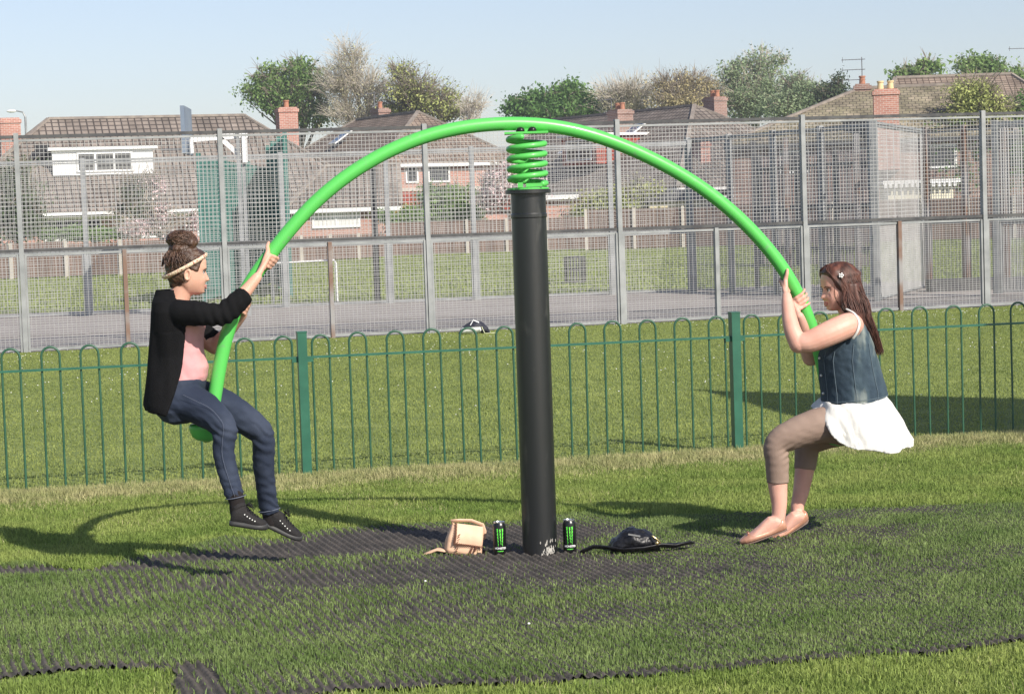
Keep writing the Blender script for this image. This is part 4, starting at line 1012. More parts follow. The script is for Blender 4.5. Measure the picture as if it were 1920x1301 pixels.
hb.loft([(B(1592,530), bf_, LATV, .085,.055,.095),(B(1600,560), bf_, LATV, .065,.065,.105),(B(1612,595), bf_, LATV, .055,.055,.115),(B(1632,630), bf_, LATV, .038,.040,.095),(B(1646,655), bf_, LATV, .020,.020,.06)], 24, 2.2)
hair = fuse('hair', hb, hairB, pb_, .006, 3, lambda p, n: .004*noise.noise(Vector((p.x*50, p.y*50, p.z*6))))
cu = MB(); rh = random.Random(9)
apex = HB @ Vector((.01, 0, .122))
for i in range(620):
    side = rh.choice((-1, -1, 1)) * 1; v = rh.random()
    th = rh.uniform(.42, 1.0)*math.pi*side if rh.random() < .55 else rh.uniform(.35, .75)*math.pi*side
    # start near parting, go down over skull then fall along the back
    p = []
    for ph in (.12, .45, .8, 1.15, 1.45):
        tt = th*(.65+.35*min(1, ph/1.1))
        p.append(HB @ Vector((-.016+.104*math.sin(ph)*math.cos(tt), .0935*math.sin(ph)*math.sin(tt), .032+.102*math.cos(ph))) )
    yy = LATV.dot(p[-1]-HB.translation)
    back = rh.uniform(-1, 1); L_ = rh.uniform(.62, 1.0)
    # fall
    f1 = (.35+.65*L_)
    keys = [(1602+back*24, 565, .105), (1614+back*21, 598, .122), (1631+back*17, 632, .105), (1645+back*11, 662, .065)]
    yl = max(-1, min(1, yy/.085 + rh.uniform(-.25, .25)))
    for j, (kx, ky, kw) in enumerate(keys):
        if j/3 > f1+.1: break
        p.append(B(kx+rh.uniform(-2.5, 2.5), ky+rh.uniform(-5, 5), yl*kw))
    c_ = catmull(p, 4); r_ = rh.uniform(.0011, .0024)
    cu.tube(c_, [r_]*(len(c_)-2)+[r_*.6, r_*.25], n=5)
for i in range(170):                                # front locks swept back from the forehead, stray strand past the cheek
    y0 = rh.uniform(-.05, .05); p = [HB @ Vector((.060+rh.uniform(-.006,.004), y0, .092)), HB @ Vector((.060, y0*1.3-.018*(1 if y0 < 0 else -1)*-1, .070))]
    s = 1 if y0 > 0 else -1
    f_ = rh.uniform(-.035, .012); p = [HB @ Vector((.030+f_, s*.010, .127)), HB @ Vector((.058+f_, s*rh.uniform(.030,.048), .106)), HB @ Vector((.050+f_, s*.070, .070)), HB @ Vector((.032+f_*.8, s*.087, .030)), HB @ Vector((.010+f_*.6, s*.094, -.015)), HB @ Vector((-.015+f_*.5, s*.094, -.065))]
    p = [q+Vector((rh.uniform(-.004,.004), rh.uniform(-.002,.002), rh.uniform(-.004,.004))) for q in p]
    cu.tube(catmull(p, 4), rh.uniform(.0012, .0022), n=5)
for s, k in ((1, 3), (-1, 1)):
    for i in range(k):
        p = [HB @ Vector((.048, s*.070, .060)), HB @ Vector((.058, s*.076, .02)), HB @ Vector((.060+.003*i, s*.074, -.03)), HB @ Vector((.048-.004*i, s*.070, -.078)), HB @ Vector((.02, s*.07, -.11))]
        cu.tube(catmull(p, 4), .0009, n=5)
cu.obj('hair_strands', hairB, hair, smooth=True)
m_ = MB(); cc = HB @ Vector((.018, .0885, .070))
for k in range(5):
    q = k*1.257; m_.ball(cc+Vector((.009*math.cos(q), -.004, .009*math.sin(q))), .005, .003, .005, 8, 6)
m_.ball(cc+Vector((0,-.007,0)), .004, .003, .004, 8, 6); m_.obj('hair_clip', mat('silver_clip', (.8,.8,.8), rough=.3, metal=.4), pb_, smooth=True)
# white camisole + skirt
whm = mat('white_cotton', (.60,.59,.56), (.66,.65,.63), scale=8, rough=.85, bump=.15, bscale=80)
m_ = MB(); m_.tube(catmull([B(1588,580,-.125), B(1602,588,-.172), B(1611,604,-.205), B(1608,621,-.214), B(1600,634,-.200)], 4), .0075, n=8, flat=.6)
m_.obj('camisole_strap', whm, pb_, smooth=True)
sk = MB(); vs = []; NA = 96
NR = 9
for lay in (0, 1):
    for j in range(NR):
        u = j/(NR-1); xf_, yf_ = 1541-14*u, 748+14*u; xb_, yb_ = 1655+54*u**.9, 737+86*u; sag = 6+36*u
        w_ = .205+.068*u**.7-.008*lay; am = .9*u+(.9 if u > .85 else 0)
        for k in range(NA):
            q = 2*math.pi*k/NA; cq, sq = math.cos(q), math.sin(q)
            r_ = 1+(.022*math.sin(q*7+1.5*u)+.010*math.sin(q*13+2))*am
            if u > .85: r_ += .012*(u-.85)/.15*math.sin(q*41)
            cx_ = (xf_+xb_)/2; hx_ = (xb_-xf_)/2
            yy = yf_*(1+cq)/2+yb_*(1-cq)/2+sag*sq*sq*(1 if sq < 0 else .55)+1.0*math.sin(q*9)*u**4
            ex = 4.6 if cq > 0 else 2.7; ce = math.copysign(abs(cq)**(2/ex), cq); se = math.copysign(abs(sq)**(2/ex), sq)
            vs.append(B(cx_, yy)+Vector((-1,0,0))*(ce*(hx_/372-.008*lay)*r_)+LATV*(se*w_*r_))
srows = [0]*NR
n1 = len(srows)*NA; fs = []
for j in range(len(srows)-1):
    for k in range(NA):
        a0 = j*NA+k; a1 = j*NA+(k+1) % NA; fs += [(a0, a1, a1+NA, a0+NA), (n1+a1, n1+a0, n1+a0+NA, n1+a1+NA)]
for j in (0, len(srows)-1):
    for k in range(NA): a0 = j*NA+k; a1 = j*NA+(k+1) % NA; fs.append((a1, a0, n1+a0, n1+a1) if j == 0 else (a0, a1, n1+a1, n1+a0))
sk.add(vs, fs)
fuse('skirt', sk, whm, pb_, .0045, 1, lambda p, n: .010*noise.noise(Vector((p.x*20+p.z*9, p.y*14, p.z*5)))+.003*noise.noise(Vector((p.x*50, p.y*40, p.z*18))))
legm = mat('taupe_leggings', (.24,.17,.135), (.29,.21,.17), scale=7, rough=.8, bump=.15, bscale=200)
lm = MB()
torsoB(lm, [(770,1600,50,50,.185),(795,1594,50,50,.19),(812,1590,42,44,.17),(826,1586,26,28,.12)])
lm.tube(legN[:5]+[B(1458,896,-.152), B(1458,905,-.152)], [.101,.090,.078,.063,.059,.056,.056], n=24, cap=False)
lm.tube(legF[:4]+[B(1509,880,.122)], [.097,.082,.064,.059,.055], n=24, cap=False)
def lw(p, n):
    d = .002*noise.noise(Vector((p.x*20, p.y*14, p.z*40))); q = (p-legN[3]-Vector((.04,0,-.03))).length
    return d+.004*math.exp(-(q/.06)**2)*math.sin((p.z-p.x*.6)*190)
fuse('leggings', lm, legm, pb_, .005, 2, lw)
den = mat('faded_denim', (.03,.05,.072), (.24,.27,.25), scale=3.2, rough=.85, bump=.3, bscale=260, stretch=(2.4,1,.55), lo=.45, hi=.62, c3=(.05,.078,.10))
vm = MB(); vs = []; NA = 56
vrows = [(598,1600,14,16,.125),(606,1602,30,19,.150),(622,1603,46,24,.168),(640,1601,58,34,.178),(668,1599,66,44,.186),(700,1602,66,50,.188),(730,1606,66,54,.196),(752,1606,66,56,.204)]
lay_v = []
for lay in (0, 1):
    for j, (y, c, f, b_, w_) in enumerate(vrows):
        for k in range(NA):
            q = 2*math.pi*k/NA; cq, sq = math.cos(q), math.sin(q); e = 2.3
            ce = math.copysign(abs(cq)**(2/e), cq); se = math.copysign(abs(sq)**(2/e), sq); inn = .009*lay
            yy = y+(max(0, cq)*14-max(0, -cq)*12 if j >= 6 else 0)*(1 if j == 7 else .4)
            vs.append(B(c, yy)+Vector((-1,0,0))*(ce*(f/372-inn if cq > 0 else b_/372-inn))+LATV*(se*(w_-inn)))
n1 = len(vrows)*NA; fs = []
for j in range(len(vrows)-1):
    for k in range(NA):
        a0 = j*NA+k; a1 = j*NA+(k+1) % NA; fs += [(a0, a1, a1+NA, a0+NA), (n1+a1, n1+a0, n1+a0+NA, n1+a1+NA)]
for j in (0, len(vrows)-1):
    for k in range(NA): a0 = j*NA+k; a1 = j*NA+(k+1) % NA; fs.append((a1, a0, n1+a0, n1+a1) if j == 0 else (a0, a1, n1+a1, n1+a0))
vm.add(vs, fs)
fuse('waistcoat', vm, den, pb_, .005, 2, lambda p, n: .004*noise.noise(Vector((p.x*22+p.z*14, p.y*14, p.z*16)))+.002*noise.noise(p*50))
sm = MB(); 
def vpt(y, q_, off=.003):
    q = R(q_); ys = [r_[0] for r_ in vrows]; it = lambda i: float(np.interp(y, ys, [r_[i] for r_ in vrows]))
    c, f, b_, w_ = it(1), it(2), it(3), it(4); cq, sq = math.cos(q), math.sin(q); e = 2.3
    ce = math.copysign(abs(cq)**(2/e), cq); se = math.copysign(abs(sq)**(2/e), sq)
    j = 1 if y > 748 else (.4 if y > 725 else 0)
    return B(c, y+(max(0, cq)*14-max(0, -cq)*12)*j)+Vector((-1,0,0))*(ce*((f if cq > 0 else b_)/372+off))+LATV*(se*(w_+off))
for q_ in (-118, -82, -50, -28):
    sm.tube([vpt(y, q_) for y in ((640 if q_ < -60 else 655), 670, 690, 710, 730, 742, 751)], .0013, n=6)
for yy in (744, 750.5): sm.tube([vpt(yy, q_) for q_ in range(-170, 0, 10)], .0013, n=6)
sm.obj('waistcoat_seam', mat('denim_thread', (.13,.17,.20), rough=.8), pb_, smooth=True)
bt = MB()
for y in (668, 700, 728, 748): bt.ball(vpt(y, -14, .004), .0065, .0065, .0065, 10, 8)
bt.obj('button', eyelet, pb_, smooth=True)
# ballet pumps
pump = mat('rose_gold_satin', (.54,.26,.17), (.66,.36,.25), scale=9, rough=.3, metal=.3, spec=.6)
psol = mat('pump_sole', (.16,.11,.09), rough=.7)
def pumpshoe(heel, toe, upv):
    m_ = MB(); foot_loft(m_, heel, toe, upv, [(-.03,.018,.056,0),(.03,.030,.062,-.003),(.12,.034,.052,-.004),(.25,.034,.038,-.004),(.40,.036,.032,-.004),(.55,.040,.033,-.004),(.70,.0435,.037,-.004),(.82,.041,.036,-.004),(.93,.032,.030,-.003),(1.02,.016,.022,0),(1.04,.008,.016,.004)])
    o = fuse('shoe', m_, pump, pb_, .004, 2)
    s_ = MB(); foot_loft(s_, heel, toe, upv, [(-.02,.016,.002,-.008),(.05,.028,.001,-.009),(.2,.031,.001,-.009),(.45,.033,.001,-.009),(.7,.040,.001,-.009),(.9,.034,.001,-.009),(1.02,.012,.002,-.007)])
    s_.obj('sole', psol, o, smooth=True)
    Mx, L = shoe_frame(heel, toe, upv); Mx = Matrix.Translation(heel) @ Mx; b_ = MB()
    for s in (-1, 1): b_.tube([Mx @ Vector((.80*L, 0, .040)), Mx @ Vector((.79*L, s*.014, .046)), Mx @ Vector((.83*L, s*.016, .040)), Mx @ Vector((.81*L, 0, .040))], .0028, n=6)
    for k in range(7): b_.tube([Mx @ Vector(((.86+.018*k)*L, -.02+.0*k, .028-.001*k)), Mx @ Vector(((.87+.018*k)*L, 0, .036-.002*k)), Mx @ Vector(((.86+.018*k)*L, .02, .028-.001*k))], .0018, n=6)
    b_.obj('bow', pump, o, smooth=True)
pumpshoe(heN, toN, upN); pumpshoe(heF, toF2, upF)
# ================================================================== back of the court and beyond
bc = empty('court_fence', XG(100, 41.5), 'grey steel mesh fence along the far side of the court', 'fence')
bA, bB = XG(-120, 41.2), XG(1300, 43.0)
bd = (bB-bA).normalized(); bs = lambda px: (XG(px, 42.2)-bA).dot(bd)
pp = [0, bs(172), bs(537), bs(733), bs(896), bs(1160), (bB-bA).length]
mesh_fence(bc, bA, bB, 0, 3.0, 1.25, 0, posts_at=pp, wire=.006, pw=.09, rail='galv', lo_h=.07, vs=.08, up_h=.08)
m_ = MB(); c = XG(712, 42.6); m_.box(c.x-.10, c.x+.02, c.y-.05, c.y+.05, 0, 3.05); m_.obj('gate_post', M_['rail_d'], bc)
# right hand return of the court, running towards the camera
rc = empty('court_fence', XG(1640, 37.5), 'grey mesh fence returning towards the camera at the right end of the court', 'fence')
rA, rB = XG(1296, 43.2), XG(1640, 37.8)
mesh_fence(rc, rA, rB, 0, 3.05, 1.3, 4, wire=.009, pw=.09, rail='galv', wm='wire_d', vs=.05, up_h=.06)
for k, (px, D_) in enumerate(((1420,43.5),(1548,42.0),(1612,41.0),(1480,42.6))):
    c = XG(px, D_); m_ = MB(); m_.box(c.x-.05, c.x+.05, c.y-.05, c.y+.05, 0, 3.0)
    o = m_.obj('fence_post', M_['rust' if k > 1 else 'rail_d']); tag(o, ['dark steel post behind the court, left one right of the green arch','dark thick steel post behind the court, middle of the dark group','rusty steel post behind the court, right of the dark thick post','rusty steel post behind the court, between the two dark posts'][k], 'post', 'loose posts behind the court')
pc = empty('court_gate', XG(1645, 36.5), 'pale mesh gate leaf standing open at the right end of the court', 'gate')
pA, pB2 = XG(1646, 36.2), XG(1738, 41.2)
mesh_fence(pc, pA, pB2, 0, 3.02, 1.35, 1, wire=.0085, pw=.10, rail='galv', vs=.10, up_h=.07)
pe = empty('court_fence', XG(1750, 38), 'dark mesh fence section between the open gate and the right edge', 'fence')
mesh_fence(pe, XG(1742, 40.5), XG(1965, 38.5), 0, 3.0, 1.3, 3, wire=.008, pw=.08, rail='rail_d', wm='wire_d', pm_='rust')
pf = empty('court_gate', XG(1880, 36.5), 'tall grey mesh gate leaf at the far right behind the last post', 'gate')
mesh_fence(pf, XG(1872, 36.5), XG(1960, 36.0), .05, 2.95, 1.3, 1, wire=.012, pw=.09, rail='galv', vs=.045, up_h=.045)
kb = MB(); a = XG(1756, 39); kb.box(a.x-.1, a.x+2.6, a.y, a.y+.5, 0, .22); o = kb.obj('kerb_block', M_['rail_d']); tag(o, 'low dark concrete kerb block behind the fence on the right', 'kerb')
# green barred fence seen end on
ge = empty('green_bar_fence', XG(390, 44), 'tall green barred fence behind the court on the left', 'fence')
gA, gB = XG(384, 45.0), XG(512, 56)
for (a, b, z) in ((gA, gB, 3.1), (gB, XG(546, 47.5), 3.6)):
    a = Vector(a); b = Vector(b); d = (b-a); L = d.length; d /= L
    m_ = MB(); n = int(L/.13)
    for k in range(n): c = a+d*(L*k/n); m_.bar((c.x, c.y, .1), (c.x, c.y, z), .05, .06)
    m_.obj('bar_panel', M_['greensheet'], ge)
    m_ = MB()
    for zz in (.3, z*.5, z-.15): m_.bar((a.x, a.y, zz), (b.x, b.y, zz), .06, .06)
    m_.obj('rail', M_['greensheet'], ge)
    for k in range(4): m_ = MB(); c = a+d*(L*k/3); m_.bar((c.x, c.y, 0), (c.x, c.y, z+.08), .09, .09); m_.obj('post', M_['greensheet'], ge)
br_ = empty('barrier_rail', XG(570, 44.2), 'thin white knee high rail in front of the far court fence', 'rail')
a_, b_ = XG(513, 43.9), XG(630, 44.0); m_ = MB(); m_.tube([a_+Vector((0,0,.84)), b_+Vector((0,0,.86)), b_+Vector((.03,0,.80)), b_+Vector((.03,0,0))], .02, n=6); m_.obj('rail', M_['white'], br_)
m_ = MB(); m_.tube([a_, a_+Vector((0,0,.84))], .02, n=6); m_.obj('post', M_['galv'], br_)
# basketball goal
bk = empty('basketball_goal', XG(452, 38.5), 'steel basketball goal with its backboard seen edge on', 'basketball goal')
D_ = 38.5; q = lambda px, py, dd=0: P(px, py, D_+dd)
mm_ = MB(); bx = q(452, 300)
for dd in (-.35, .35):
    mm_.bar((bx.x, D_+dd, 0), (bx.x, D_+dd, 3.3), .06, .06)
mm_.obj('post', M_['galv'], bk)
mm_ = MB(); z1 = q(452, 254).z
mm_.bar(q(358, 262, -.3), q(464, 253, -.3), .06, .10); mm_.bar(q(358, 262, .3), q(464, 253, .3), .06, .10)
mm_.bar(q(458, 254, -.3), q(460, 305, -.3), .08, .14); mm_.bar(q(458, 254, .3), q(460, 305, .3), .08, .14)
mm_.bar(q(412, 258, -.3), q(450, 292, -.3), .06, .08); mm_.bar(q(412, 258, .3), q(450, 292, .3), .06, .08); mm_.bar(q(359, 262, -.3), q(361, 288, -.3), .05, .05)
mm_.obj('arm', M_['white'], bk)
c = q(350, 246); mm_ = MB(); mm_.box(-.035, .035, -.7, .7, -.42, .42, Matrix.Translation(c) @ Matrix.Rotation(R(3), 4, 'Z')); mm_.obj('backboard', mat('blue_grey_board', (.16,.20,.26), (.22,.26,.31), scale=2, rough=.5), bk)
mm_ = MB(); hp = q(325, 281); mm_.tube([hp+Vector((.22*math.cos(k*math.pi/10), .22*math.sin(k*math.pi/10), 0)) for k in range(21)], .012, n=6, cap=False); mm_.bar(hp+Vector((.2,0,0)), c+Vector((-.03,0,-.33)), .05, .03); mm_.obj('hoop', M_['wire'], bk)
pl_ = empty('paling_fence', XG(1540, 58), 'tall grey brown paling fence behind the right corner of the court', 'fence')
for k, (a_, b_) in enumerate(((1428,1500),(1500,1572),(1572,1645))):
    a_, b_ = XG(a_, 60-k*2), XG(b_, 58-k*2); m_ = MB(); n = 13
    for j in range(n): c = a_+(b_-a_)*(j/n); m_.bar((c.x, c.y, .05), (c.x, c.y, 3.0+random.uniform(-.02,.02)), .055, .03)
    for zz in (.5, 1.6, 2.7): m_.bar((a_.x, a_.y+.05, zz), (b_.x, b_.y+.05, zz), .06, .08)
    m_.obj('paling_panel', M_['paling'], pl_)
    m_ = MB(); m_.bar((a_.x, a_.y, 0), (a_.x, a_.y, 3.1), .12, .12); m_.obj('post', M_['rail_d'], pl_)
# litter bin
lb = XG(1079, 50); m_ = MB()
for k in range(22):
    a = k*2*math.pi/22; m_.bar(lb+Vector((.24*math.cos(a), .24*math.sin(a), .05)), lb+Vector((.24*math.cos(a), .24*math.sin(a), .62)), .03, .02)
for z in (.05, .34, .62): m_.tube([lb+Vector((.24*math.cos(k*math.pi/10), .24*math.sin(k*math.pi/10), z)) for k in range(21)], .018, n=6, cap=False)
o = m_.obj('litter_bin', M_['rail_d']); tag(o, 'grey slatted round litter bin on the grass beyond the court', 'litter bin')

# far lawn blades
X, Y, r = scatter(150000, 43.5, 92, seed=14, power=.7); n_ = len(X)
blades('far_lawn', X, Y, X*0, .04+.05*r.random(n_), .03+.02*r.random(n_), M_['grass_far'], lean=.7, label='rough lawn between the court and the garden fences')

# wooden garden fence
def wood_fence(pts, h, label, post_m='concrete'):
    root = empty('garden_fence', pts[0], label, 'fence')
    for a, b in zip(pts[:-1], pts[1:]):
        a = Vector(a); b = Vector(b); L = (b-a).length; d = (b-a)/L; n = max(1, round(L/1.9))
        pr = Vector((-d.y, d.x, 0))
        for k in range(n):
            s0, s1 = a+d*(L*k/n), a+d*(L*(k+1)/n); m_ = MB()
            hh = h+random.uniform(-.04, .04)
            nb = 16
            for j in range(nb):
                p0 = s0+d*(.06+(L/n-.12)*j/nb)+pr*(.012*(j % 2)); p1 = s0+d*(.06+(L/n-.12)*(j+.97)/nb)+pr*(.012*(j % 2))
                m_.bar(Vector((p0.x, p0.y, hh/2+.04)), Vector((p1.x, p1.y, hh/2+.04)), .02, hh-.06)
            m_.obj('fence_panel', M_['wood'], root)
            m_ = MB(); m_.box(s0.x-.06, s0.x+.06, s0.y-.10, s0.y-.02, 0, h+.06); m_.obj('post', M_[post_m], root)
wood_fence([XG(-80, 73), XG(330, 74)], 1.2, 'dark brown board fence in front of the left house')
wood_fence([XG(330, 80), XG(725, 90)], 1.05, 'brown board fence behind the green barred fence')
wood_fence([XG(728, 92), XG(1100, 92.5)], 1.45, 'red brown board fence with concrete posts beyond the court')
wood_fence([XG(1100, 90), XG(1560, 88)], 1.7, 'weathered board fence right of the black post, below the right house')
wood_fence([XG(1560, 86), XG(1990, 84)], 1.7, 'dark board fence behind the right end of the court')

# ------------------------------------------------------------------ houses
def house(label, c, rot, L, W, ez, rz, iL, iR, wall='brick', tile='tile_a', eave=.35, name='house', gut='white'):
    """ridge along local x; hips inset iL / iR (0 = gable)"""
    root = empty(name, c, label, 'house'); root.rotation_euler = (0, 0, rot)
    def ob(m_, n_, mt, par=None, uv=False):
        o = m_.obj(n_, mt); o.parent = par or root
        if uv: uvbox(o)
        return o
    h, w_ = L/2, W/2
    m_ = MB(); m_.box(-h, h, -w_, w_, 0, ez); 
    ob(m_, 'wall', M_[wall], uv=True)
    H, Wd = h+eave, w_+eave; e = ez-.05
    a, b = -h+iL-(eave if iL == 0 else 0), h-iR+(eave if iR == 0 else 0)
    vs = [(-H,-Wd,e),(H,-Wd,e),(H,Wd,e),(-H,Wd,e),(a,0,rz),(b,0,rz),(-H,-Wd,e-.12),(H,-Wd,e-.12),(H,Wd,e-.12),(-H,Wd,e-.12)]
    m_ = MB(); m_.add(vs, [(0,1,5,4),(2,3,4,5),(1,2,5),(3,0,4),(9,8,7,6),(0,6,7,1),(1,7,8,2),(2,8,9,3),(3,9,6,0)]); rf = ob(m_, 'roof', M_[tile], uv=True)
    m_ = MB(); m_.bar((a,0,rz+.02), (b,0,rz+.02), .22, .12)
    for p, qs in (((a,0,rz), ((-H,-Wd,e),(-H,Wd,e))), ((b,0,rz), ((H,-Wd,e),(H,Wd,e)))):
        for q_ in qs: m_.bar(Vector(p)+Vector((0,0,.02)), Vector(q_)+Vector((0,0,.04)), .20, .10)
    ob(m_, 'ridge_tiles', M_['ridge'], rf)
    m_ = MB()
    for (p, q_) in (((-H,-Wd-.03),(H,-Wd-.03)), ((H+.03,-Wd),(H+.03,Wd)), ((-H-.03,-Wd),(-H-.03,Wd))): m_.bar((*p, e-.14), (*q_, e-.14), .06, .16)
    ob(m_, 'gutter', M_[gut])
    return root
def window(root, x, z, w_, h, face=-1, y=0, side='y', curtain=False, name='window', proud=.04):
    """white framed window let into the wall plane"""
    def bx(m_, a0, a1, z0, z1, d0, d1):
        if side == 'y': m_.box(a0, a1, min(y+face*d0, y+face*d1), max(y+face*d0, y+face*d1), z0, z1)
        else: m_.box(min(y+face*d0, y+face*d1), max(y+face*d0, y+face*d1), a0, a1, z0, z1)
    m_ = MB(); t = .09
    bx(m_, x-w_/2, x+w_/2, z, z+t, .0, proud+.03); bx(m_, x-w_/2, x+w_/2, z+h-t, z+h, 0, proud); bx(m_, x-w_/2, x-w_/2+t, z+t, z+h-t, 0, proud); bx(m_, x+w_/2-t, x+w_/2, z+t, z+h-t, 0, proud)
    n = max(1, round(w_/1.0))
    for k in range(1, n): xx = x-w_/2+w_*k/n; bx(m_, xx-t/2, xx+t/2, z+t, z+h-t, 0, proud)
    o = m_.obj(name, M_['white']); o.parent = root
    m_ = MB(); bx(m_, x-w_/2+t, x+w_/2-t, z+t, z+h-t, 0, .012); g_ = m_.obj('pane', M_['curtain' if curtain else 'glass']); g_.parent = o
    return o
def chimney(root, x, y, z0, z1, w_=.9, d=.6, pots=1, pm_='terracotta', wm='brick'):
    m_ = MB(); m_.box(x-w_/2, x+w_/2, y-d/2, y+d/2, z0, z1-.25); o = m_.obj('chimney', M_[wm]); o.parent = root; uvbox(o)
    m_ = MB(); m_.box(x-w_/2-.05, x+w_/2+.05, y-d/2-.05, y+d/2+.05, z1-.25, z1-.08); m_.box(x-w_/2+.03, x+w_/2-.03, y-d/2+.03, y+d/2-.03, z1-.08, z1); c_ = m_.obj('chimney_cap', M_[wm]); c_.parent = o; uvbox(c_)
    for k in range(pots):
        m_ = MB(); xx = x+(k-(pots-1)/2)*.42; m_.lathe([(.14,z1-.02),(.12,z1+.28),(.15,z1+.30),(.15,z1+.36),(.11,z1+.36)], 14, (xx, y, 0)); c_ = m_.obj('chimney_pot', M_[pm_]); c_.parent = o
    return o
def aerial(root, x, y, z, n=1, h=1.2):
    m_ = MB(); m_.bar((x,y,z), (x,y,z+h), .04, .04)
    for k in range(n):
        zz = z+h-.1-k*.45; m_.bar((x-.9,y,zz), (x+.15,y,zz), .03, .03)
        for j in range(7): m_.bar((x-.85+.15*j, y-.22, zz), (x-.85+.15*j, y+.22, zz), .015, .015)
        m_.bar((x-.85,y,zz-.12),(x-.85,y,zz+.12),.02,.02)
    o = m_.obj('aerial', M_['antenna']); o.parent = root
def rwindow(root, x, y, zc, w_, l, slope_a, glass='skyglass'):
    """roof window lying on the front (-y) slope"""
    Mx = Matrix.Translation((x, y, zc)) @ Matrix.Rotation(slope_a, 4, 'X')
    m_ = MB(); m_.box(-w_/2, w_/2, -l/2, l/2, .04, .10, Mx); o = m_.obj('roof_window', M_['white']); o.parent = root
    m_ = MB(); m_.box(-w_/2+.08, w_/2-.08, -l/2+.08, l/2-.08, .101, .115, Mx); g_ = m_.obj('pane', M_[glass]); g_.parent = o

# house A
D0 = 104; pl, pr_ = P(91, 226, D0-1.5), P(457, 214, D0+1.5); al = R(18)
rl = math.hypot(pr_.x-pl.x, pr_.y-pl.y); rz_ = (pl.z+pr_.z)/2
mid = (pl+pr_)/2; ca = (rl)/2
iA = 5.6
hA = house('long hipped bungalow with white dormer, left of the picture', (mid.x, mid.y, 0), al, ca*2/math.cos(0)+2*iA, 10.4, 2.35, rz_, iA, iA)
L_A = ca*2+2*iA; sl = math.atan2(rz_-2.3, 5.2+.35)
ywall = -5.2
# dormer
m_ = MB(); dx0, dx1, dz0, dz1 = -5.0, -.35, 4.15, 5.38; yd = -5.55+ (dz0-2.3)/math.tan(sl)-.10
m_.box(dx0, dx1, yd, yd+2.6, dz0, dz1-.08); dor = m_.obj('dormer', M_['white']); dor.parent = hA
m_ = MB(); m_.box(dx0-.2, dx1+.2, yd-.2, yd+2.8, dz1-.08, dz1+.06); o = m_.obj('dormer_roof', M_['white']); o.parent = dor
o = window(hA, -2.6, dz0+.12, 2.6, dz1-dz0-.3, y=yd, name='window'); 
m_ = MB(); m_.box(dx0-.65, dx0-.05, yd+.5, yd+1.2, 5.1, 5.6); o = m_.obj('vent_pipe', M_['dark']); o.parent = hA
for x, w_ in ((-4.4, 2.6), (-.6, 1.6), (2.2, 1.8), (6.0, 2.4)): window(hA, x, 1.15, w_, 1.1, y=ywall, curtain=(x == 6.0))
m_ = MB(); m_.box(-6.5, 3.0, ywall-1.2, ywall-.35, 2.28, 2.42); o = m_.obj('porch_roof', M_['white']); o.parent = hA
# chimneys at either end
cA_ = (P(18, 240, D0-2)-Vector((mid.x, mid.y, 0))); cA_.rotate(Matrix.Rotation(-al, 3, 'Z')); chimney(hA, cA_.x, cA_.y, .5, P(18, 222, D0-2).z, .95, .9, 0)
cA_ = (P(538, 230, D0+3)-Vector((mid.x, mid.y, 0))); cA_.rotate(Matrix.Rotation(-al, 3, 'Z')); chimney(hA, cA_.x, cA_.y, 2.5, P(538, 202, D0+3).z, .95, .9, 1)
aerial(hA, -11.6, -1, P(18, 215, D0).z-.3, 2, 1.0)

# house B (hip end faces the court)
D0 = 116
ap = P(784, 210, D0); rB_ = R(-60)
lx = Vector((math.cos(rB_), math.sin(rB_), 0))
W, iR, RL = 8.0, 3.5, 7.5
cen = Vector((ap.x, ap.y, 0))+lx*(iR-(RL+2*iR)/2)
hB = house('two storey brick house with hipped roof behind the hedge, centre left', (cen.x, cen.y, 0), rB_, RL+2*iR, W, 4.55, ap.z, iR, iR, tile='tile_b', eave=.30)
hx = (RL+2*iR)/2
window(hB, -2.35, 3.45, .75, 1.0, face=1, y=hx, side='x'); window(hB, -.75, 3.45, 1.3, 1.05, face=1, y=hx, side='x', curtain=False)
m_ = MB(); m_.box(hx, hx+.30, -W/2+.1, W/2, 1.9, 3.0); o = m_.obj('hung_tiles', M_['tile_red']); o.parent = hB; uvbox(o)
m_ = MB(); m_.box(hx+.02, hx+.12, -W/2+.1, W/2, 3.02, 3.2); o = m_.obj('band_course', M_['concrete']); o.parent = hB
window(hB, -1.0, .9, 2.2, 1.0, face=1, y=hx+.31, side='x', curtain=True)
chimney(hB, -1.6, .4, 6.0, ap.z+.5, 1.0, .7, 1, wm='brick_d'); aerial(hB, -2.3, .4, ap.z+.3, 1, 1.2)
sb_ = math.atan2(ap.z-4.5, W/2+.3)
rwindow(hB, -1.2, -W/4-.3, (4.5+ap.z)/2+.25, .9, 1.3, sb_)
# low brick extension right of house A
D0 = 98; e0 = XG(640, D0)
ex = house('low brick bungalow end with white curtained window, behind the arch', (e0.x, e0.y+2.5, 0), R(4), 4.6, 4.6, 2.3, 4.2, 1.5, 0.0, tile='tile_a')
window(ex, -.35, 1.3, 2.2, .85, y=-2.3, curtain=True)
